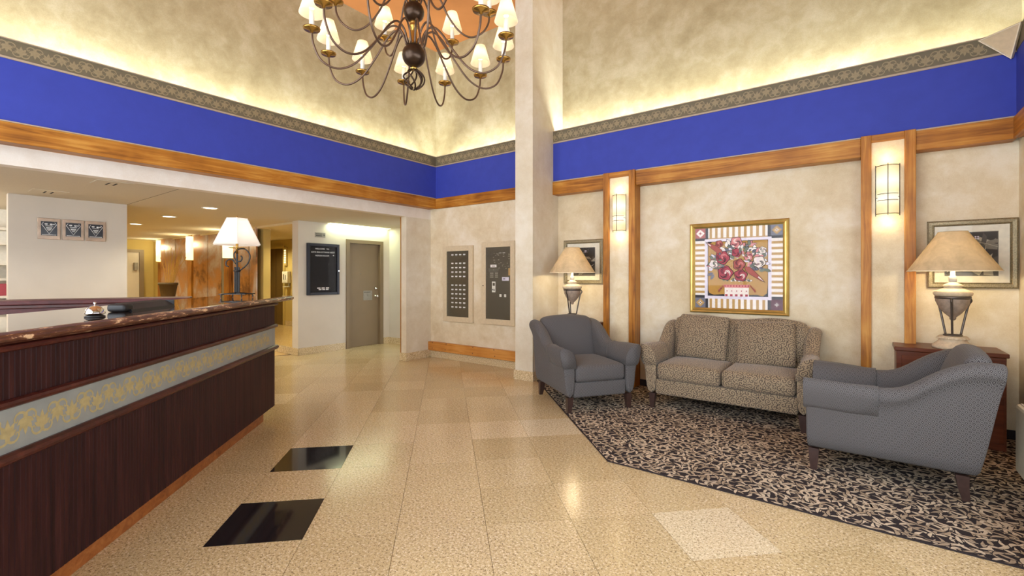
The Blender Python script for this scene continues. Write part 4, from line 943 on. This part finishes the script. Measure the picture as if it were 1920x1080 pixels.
# ------------------------------------------------------------------ upholstered seating (local front = -y)
def smooth(t): t = max(0, min(1, t)); return t*t*(3-2*t)
def arm_sec(y, xi, sg, dz=0.0, grow=0.0, low=.150, sc_=1.0, D=0.0):
    h = .648+.012*smooth((-y-.1)/.3)+.222*smooth((y-.02)/.30)
    fl = .148            # roll width thins towards the back
    lean = (.085+D*.8)*smooth((y-.12)/.3)
    ye = y+D*smooth((y+.25)/.5)
    c_ = smooth((y+.24)/.26); L_ = lambda u, v: u+(v-u)*c_
    Fr = [(0, low), (0, .40), (.004, h-.12), (.022, h-.068), (.058, h-.030), (.100, h-.006), (.142, h), (.166, h-.028), (.162, h-.075), (.142, h-.17), (.122, .42), (.110, .32), (.100, low)]
    Re = [(0, low), (0, .40), (.0, h-.10), (.012, h-.045), (.045, h-.008), (.085, h), (fl-.022, h-.016), (fl, h-.052), (fl-.006, h-.092), (fl-.044, h-.118), (.098, h*.70), (.094, .32), (.100, low)]
    pts = [(L_(p[0], q[0]), L_(p[1], q[1])) for p, q in zip(Fr, Re)]
    cx, cz_ = .06, .42; out = []
    for px, pz in pts:
        px = cx+(px-cx)*sc_; pz = cz_+(pz-cz_)*sc_
        if grow: 
            px += grow*(1 if px > .06 else -1); pz += grow if pz > h-.06 else 0
        out.append((sg*(xi+px), ye+lean*max(0, (pz-.15)/.75), pz+dz))
    return out
def seating(kind, loc, rz, W, label, cat, fab, D=0.0):
    """W: half inner width"""
    s_ = empty(kind, loc, rz, label, cat)
    YF, YR = -.43, .40
    ys = [YF+.012, YF+.03, -.30, -.18, -.06, .02, .09, .16, .23, .30, .36, YR]
    for sg in (-1, 1):
        mb = MB(); secs = [arm_sec(YF, W, sg, sc_=.955, D=D)]+[arm_sec(y, W, sg, D=D) for y in ys]+[arm_sec(YR+.012, W, sg, sc_=.95, D=D)]
        mb.loft(secs); o = mb.build('arm', fab, s_, True, True); subsurf(o, 1)
        # loose cover over the front half of the arm
        mb = MB(); sec2 = []
        for y in (YF-.008, YF-.006, -.30, -.18, -.07, -.04):
            q = arm_sec(max(y, YF-.008), W, sg, grow=.008, D=D); q = [(p[0], p[1], max(p[2], .455)) for p in q]; sec2.append(q[1:12])
        mb.loft(sec2, closed=False, cap=False)
        fr_ = sec2[0]; mb.add(fr_, [tuple(range(len(fr_)))])
        o = mb.build('arm_cover', fab, s_, True, True); o.modifiers.new('thick', 'SOLIDIFY').thickness = .004
    # base rail
    MB().rbox((0, -.02+D/2, .228), (W+.01, .395+D/2, .078), .022, 3).build('seat_base', fab, s_, True, True)
    # back
    mb = MB(); secs = []; n = 16 if W > .5 else 10
    for i in range(n+1):
        u = -1+2*i/n; x = u*(W+.055); 
        if W > .5: crest = .918+.022*(1-cos(2*pi*abs(u)*.93))*.5*1.6-.02*smooth((abs(u)-.85)/.15)
        else: crest = .895+.035*(1-u*u)-.012*smooth((abs(u)-.85)/.15)
        e = .06*smooth((abs(u)-.82)/.18)
        pts = [(.17+e*.2, .30), (.205+e*.3, .50), (.255+e*.3, .70), (.292, crest-.10), (.315, crest-.035), (.352, crest-.004), (.40, crest-.004), (.438, crest-.03), (.452-.01, crest-.075), (.445, crest-.13), (.428, .60), (.405, .30), (.395, .152), (.20, .152)]
        secs.append([(x, p[0]+D+D*.8*max(0, (p[1]-.15)/.75), p[1]) for p in pts])
    mb.loft(secs); o = mb.build('backrest', fab, s_, True, True); subsurf(o, 1)
    # seat cushions
    k = 2 if W > .5 else 1
    for i in range(k):
        w = 2*W/k; cx = -W+w*(i+.5)
        MB().rbox((cx, -.125+D/2, .392), (w/2-.006, .312+D/2, .085), .045, 5, (0, .012, .022)).build('seat_cushion', fab, s_, True, True)
    if k == 2:
        for i, (cx, tilt, roll, dx) in enumerate(((-.315, -17, 2, 0), (.30, -17, -3, 0))):
            o = MB().rbox((0, 0, 0), (.268 if i else .258, .030, .228 if i else .240), .029, 8, (-.0, .088, 0)).build('back_pillow', fab, s_, True, True, loc=(cx, .155, .693 if i else .716)); o.rotation_euler = (radians(tilt), radians(roll), 0)
    # tapered splayed legs
    for sx_ in (-1, 1):
        for sy in (-1, 1):
            x = sx_*(W+.045); y = -.385 if sy < 0 else .335+D; sp = .0 if sy < 0 else .018
            t = [(x-.032, y-.032), (x+.032, y-.032), (x+.032, y+.032), (x-.032, y+.032)]; bt = [(x-.019+sx_*.008, y-.019+sp), (x+.019+sx_*.008, y-.019+sp), (x+.019+sx_*.008, y+.019+sp), (x-.019+sx_*.008, y+.019+sp)]
            mid = [((p[0]*.6+q[0]*.4), (p[1]*.6+q[1]*.4)-sp*.15) for p, q in zip(t, bt)]
            MB().loft([[(p[0], p[1], .0) for p in bt], [(p[0], p[1], .08) for p in mid], [(p[0], p[1], .155) for p in t]]).build('leg', M['legwood'], s_)
    return s_
ZCAR = .0092
seating('armchair', (-2.495, 4.632, ZCAR), radians(54.5), .29, 'grey diamond-weave armchair in front of the column, turned to the room', 'armchair', M['fab_chair'], .05)
seating('armchair', (.105, 4.335, ZCAR), radians(-90), .285, 'grey diamond-weave armchair seen from its side near the heater', 'armchair', M['fab_chair'], .055)
seating('loveseat', (-1.10, 5.245, ZCAR), 0, .632, 'two-seat sofa in brown and beige scroll fabric below the floral picture', 'sofa', M['fab_sofa'], -.022)

# heater under the window
ph = empty('wall_heater', (1.06, 3.90, 0), 0, 'cream wall heater at the right edge of the room', 'heater')
MB().box(-.26, -.001, -1.0, .53, .12, .565, .02).build('casing', M['ptac'], ph); MB().box(-.22, -.001, -.95, .48, .006, .12).build('plinth', M['dark'], ph)
for k in range(9): MB().box(-.24+k*.025, -.228+k*.025, -.95, .50, .564, .572, .001).build('vent_slat', M['officewhite'], ph)

# ------------------------------------------------------------------ chandelier
CX_, CY_ = -2.305, 2.02
ch = empty('chandelier', (CX_, CY_, 2.62), 0, 'two-tier bronze chandelier with small cream candle shades', 'chandelier')
zz = lambda z: z-2.62
def sphere_prof(r, zc, n=10, a0=-.5, a1=.5): return [(max(.001, r*cos(pi*(a0+(a1-a0)*i/n))), zc+r*sin(pi*(a0+(a1-a0)*i/n))) for i in range(n+1)]
MB().lathe(sphere_prof(.075, zz(2.815)), 28).build('lower_ball', M['bronze'], ch, True); MB().lathe(sphere_prof(.066, zz(3.094)), 28).build('upper_ball', M['bronze'], ch, True)
MB().lathe([(.022, zz(2.87)), (.030, zz(2.885)), (.022, zz(2.90)), (.024, zz(2.96)), (.018, zz(2.985)), (.028, zz(2.995)), (.030, zz(3.005)), (.022, zz(3.012)), (.026, zz(3.02)), (.022, zz(3.04))], 20).build('stem', M['brass'], ch, True)
MB().lathe([(.022, zz(3.15)), (.034, zz(3.165)), (.022, zz(3.19)), (.03, zz(3.4)), (.05, zz(3.45)), (.02, zz(3.5))], 20).build('upper_stem', M['brass'], ch, True)
MB().lathe([(.014, zz(2.72)), (.024, zz(2.728)), (.016, zz(2.745))], 16).build('lower_cap', M['brass'], ch, True)
for k in range(7):
    pts = []
    for i in range(13):
        t = i/12; a0 = 2*pi*k/7+t*1.5; r = .068*sin(pi*(.05+.91*t))**.75; pts.append((r*cos(a0), r*sin(a0), zz(2.724-.125*t)))
    MB().tube(pts, .0055, 6).build('cage_wire', M['bronze'], ch, True)
nl = 0
for i in range(60):                                                         # chain up to the ceiling
    z = zz(3.5)+i*.0316
    if z > zz(ZC): break
    MB().tube([(.011*cos(q*pi/4)*(1 if i % 2 else 0), .011*cos(q*pi/4)*(0 if i % 2 else 1), z+.016+.024*sin(q*pi/4)) for q in range(9)], .0028, 5).build('chain_link', M['bronze'], ch)
MB().lathe([(.07, zz(ZC)-.04), (.075, zz(ZC)-.005), (.02, zz(ZC)-.001)], 20).build('ceiling_rose', M['bronze'], ch, True)
def chand_arm(R, zcup, prof):
    arm = MB().tube(bz([(r, 0, zz(z)) for r, z in prof], 5), .0064, 8).mesh('arm', M['armmetal'], True)
    cup = MB().lathe([(.006, -.03), (.012, -.016), (.046, -.010), (.050, 0), (.046, .001), (.014, -.006), (.014, .004)], 24, (R, 0, zz(zcup))).mesh('cup', M['brass'], True)
    can = MB().lathe([(.0145, 0), (.0145, .105), (.01, .108)], 14, (R, 0, zz(zcup))).mesh('candle', M['ceramic'], True)
    sh_ = MB().lathe([(.073, .085), (.036, .215)], 26, (R, 0, zz(zcup)), cap=False).mesh('shade', M['shade_small'], True)
    bu = MB().lathe([(.001, .108), (.012, .116), (.016, .135), (.009, .165), (.001, .185)], 12, (R, 0, zz(zcup))).mesh('bulb', M['bulb'], True)
    return arm, cup, can, sh_, bu
lowp = [(.045, 2.875), (.075, 2.955), (.125, 2.985), (.185, 2.94), (.26, 2.83), (.36, 2.71), (.46, 2.665), (.55, 2.70), (.595, 2.79), (.605, 2.868)]
upp = [(.04, 3.145), (.065, 3.21), (.11, 3.235), (.165, 3.19), (.22, 3.08), (.29, 2.99), (.365, 2.955), (.44, 2.99), (.478, 3.05), (.485, 3.11)]
for meshes, n, a0, R, zc, pw in ((chand_arm(.605, 2.886, lowp), 12, 26, .605, 2.886, 1.7), (chand_arm(.485, 3.127, upp), 6, 44, .485, 3.127, 1.7)):
    for k in range(n):
        a1 = radians(a0+k*360/n); arm = link('arm', meshes[0], ch, (0, 0, 0), a1)
        for nm, me in zip(('cup', 'candle', 'shade', 'bulb'), meshes[1:]): link(nm, me, arm)
        point_light('candle_bulb', (CX_+R*cos(a1), CY_+R*sin(a1), zc+.150), pw, (1.0, .80, .52), .014)

# ------------------------------------------------------------------ labels of the remaining pieces of the setting
for nm, (lab, cat) in {
    'trim_10': ('thin pale strip on top of the short rail beside the column', 'trim'), 'trim_11': ('thin pale strip on top of the long rail above the floral picture', 'trim'),
    'trim_12': ('thin pale strip on top of the rail at the room corner', 'trim'), 'trim_13': ('thin pale strip on top of the rail above the desk', 'trim'),
    'baseboard_column': ('speckled granite base around the plaster column', 'baseboard'), 'baseboard_back': ('speckled granite skirting below the pine rail', 'baseboard'),
    'baseboard_left': ('speckled granite skirting around the plaster pier', 'baseboard'), 'baseboard_sofa': ('dark carpet skirting along the wall behind the sofa', 'baseboard'),
    'baseboard_door': ('speckled granite skirting below the letter board', 'baseboard'), 'baseboard_passage': ('speckled granite skirting at the passage beside the taupe door', 'baseboard'),
    'baseboard_elevator': ('speckled granite skirting on the yellow elevator wall', 'baseboard'),
    'window_1': ('cream framed window above the wall heater', 'window'), 'window_2': ('dark framed glazed entrance opposite the seating group', 'window'),
    'wall_rear': ('beige wall around the glazed entrance', 'wall'), 'wall_passage': ('narrow pale wall beside the taupe door, lit greenish', 'wall'),
    'wall_hall_end': ('yellow-lit wall at the far end of the hall', 'wall'), 'wall_hall_side': ('short yellow-lit wall left of the first tube lamp', 'wall'),
    'wall_landing_end': ('side wall of the elevator landing', 'wall'), 'wall_office_end': ('far side wall of the office', 'wall'), 'wall_office': ('white office wall behind the shelving', 'wall'),
    'wall_hall_near': ('hall wall running back from the plaque wall', 'wall'), 'wall_copper': ('yellow-lit wall behind the copper sheets', 'wall'),
    'door_2': ('pale door with closer at the far end of the hall', 'door')}.items():
    o = bpy.data.objects[nm]; o['label'] = lab; o['category'] = cat
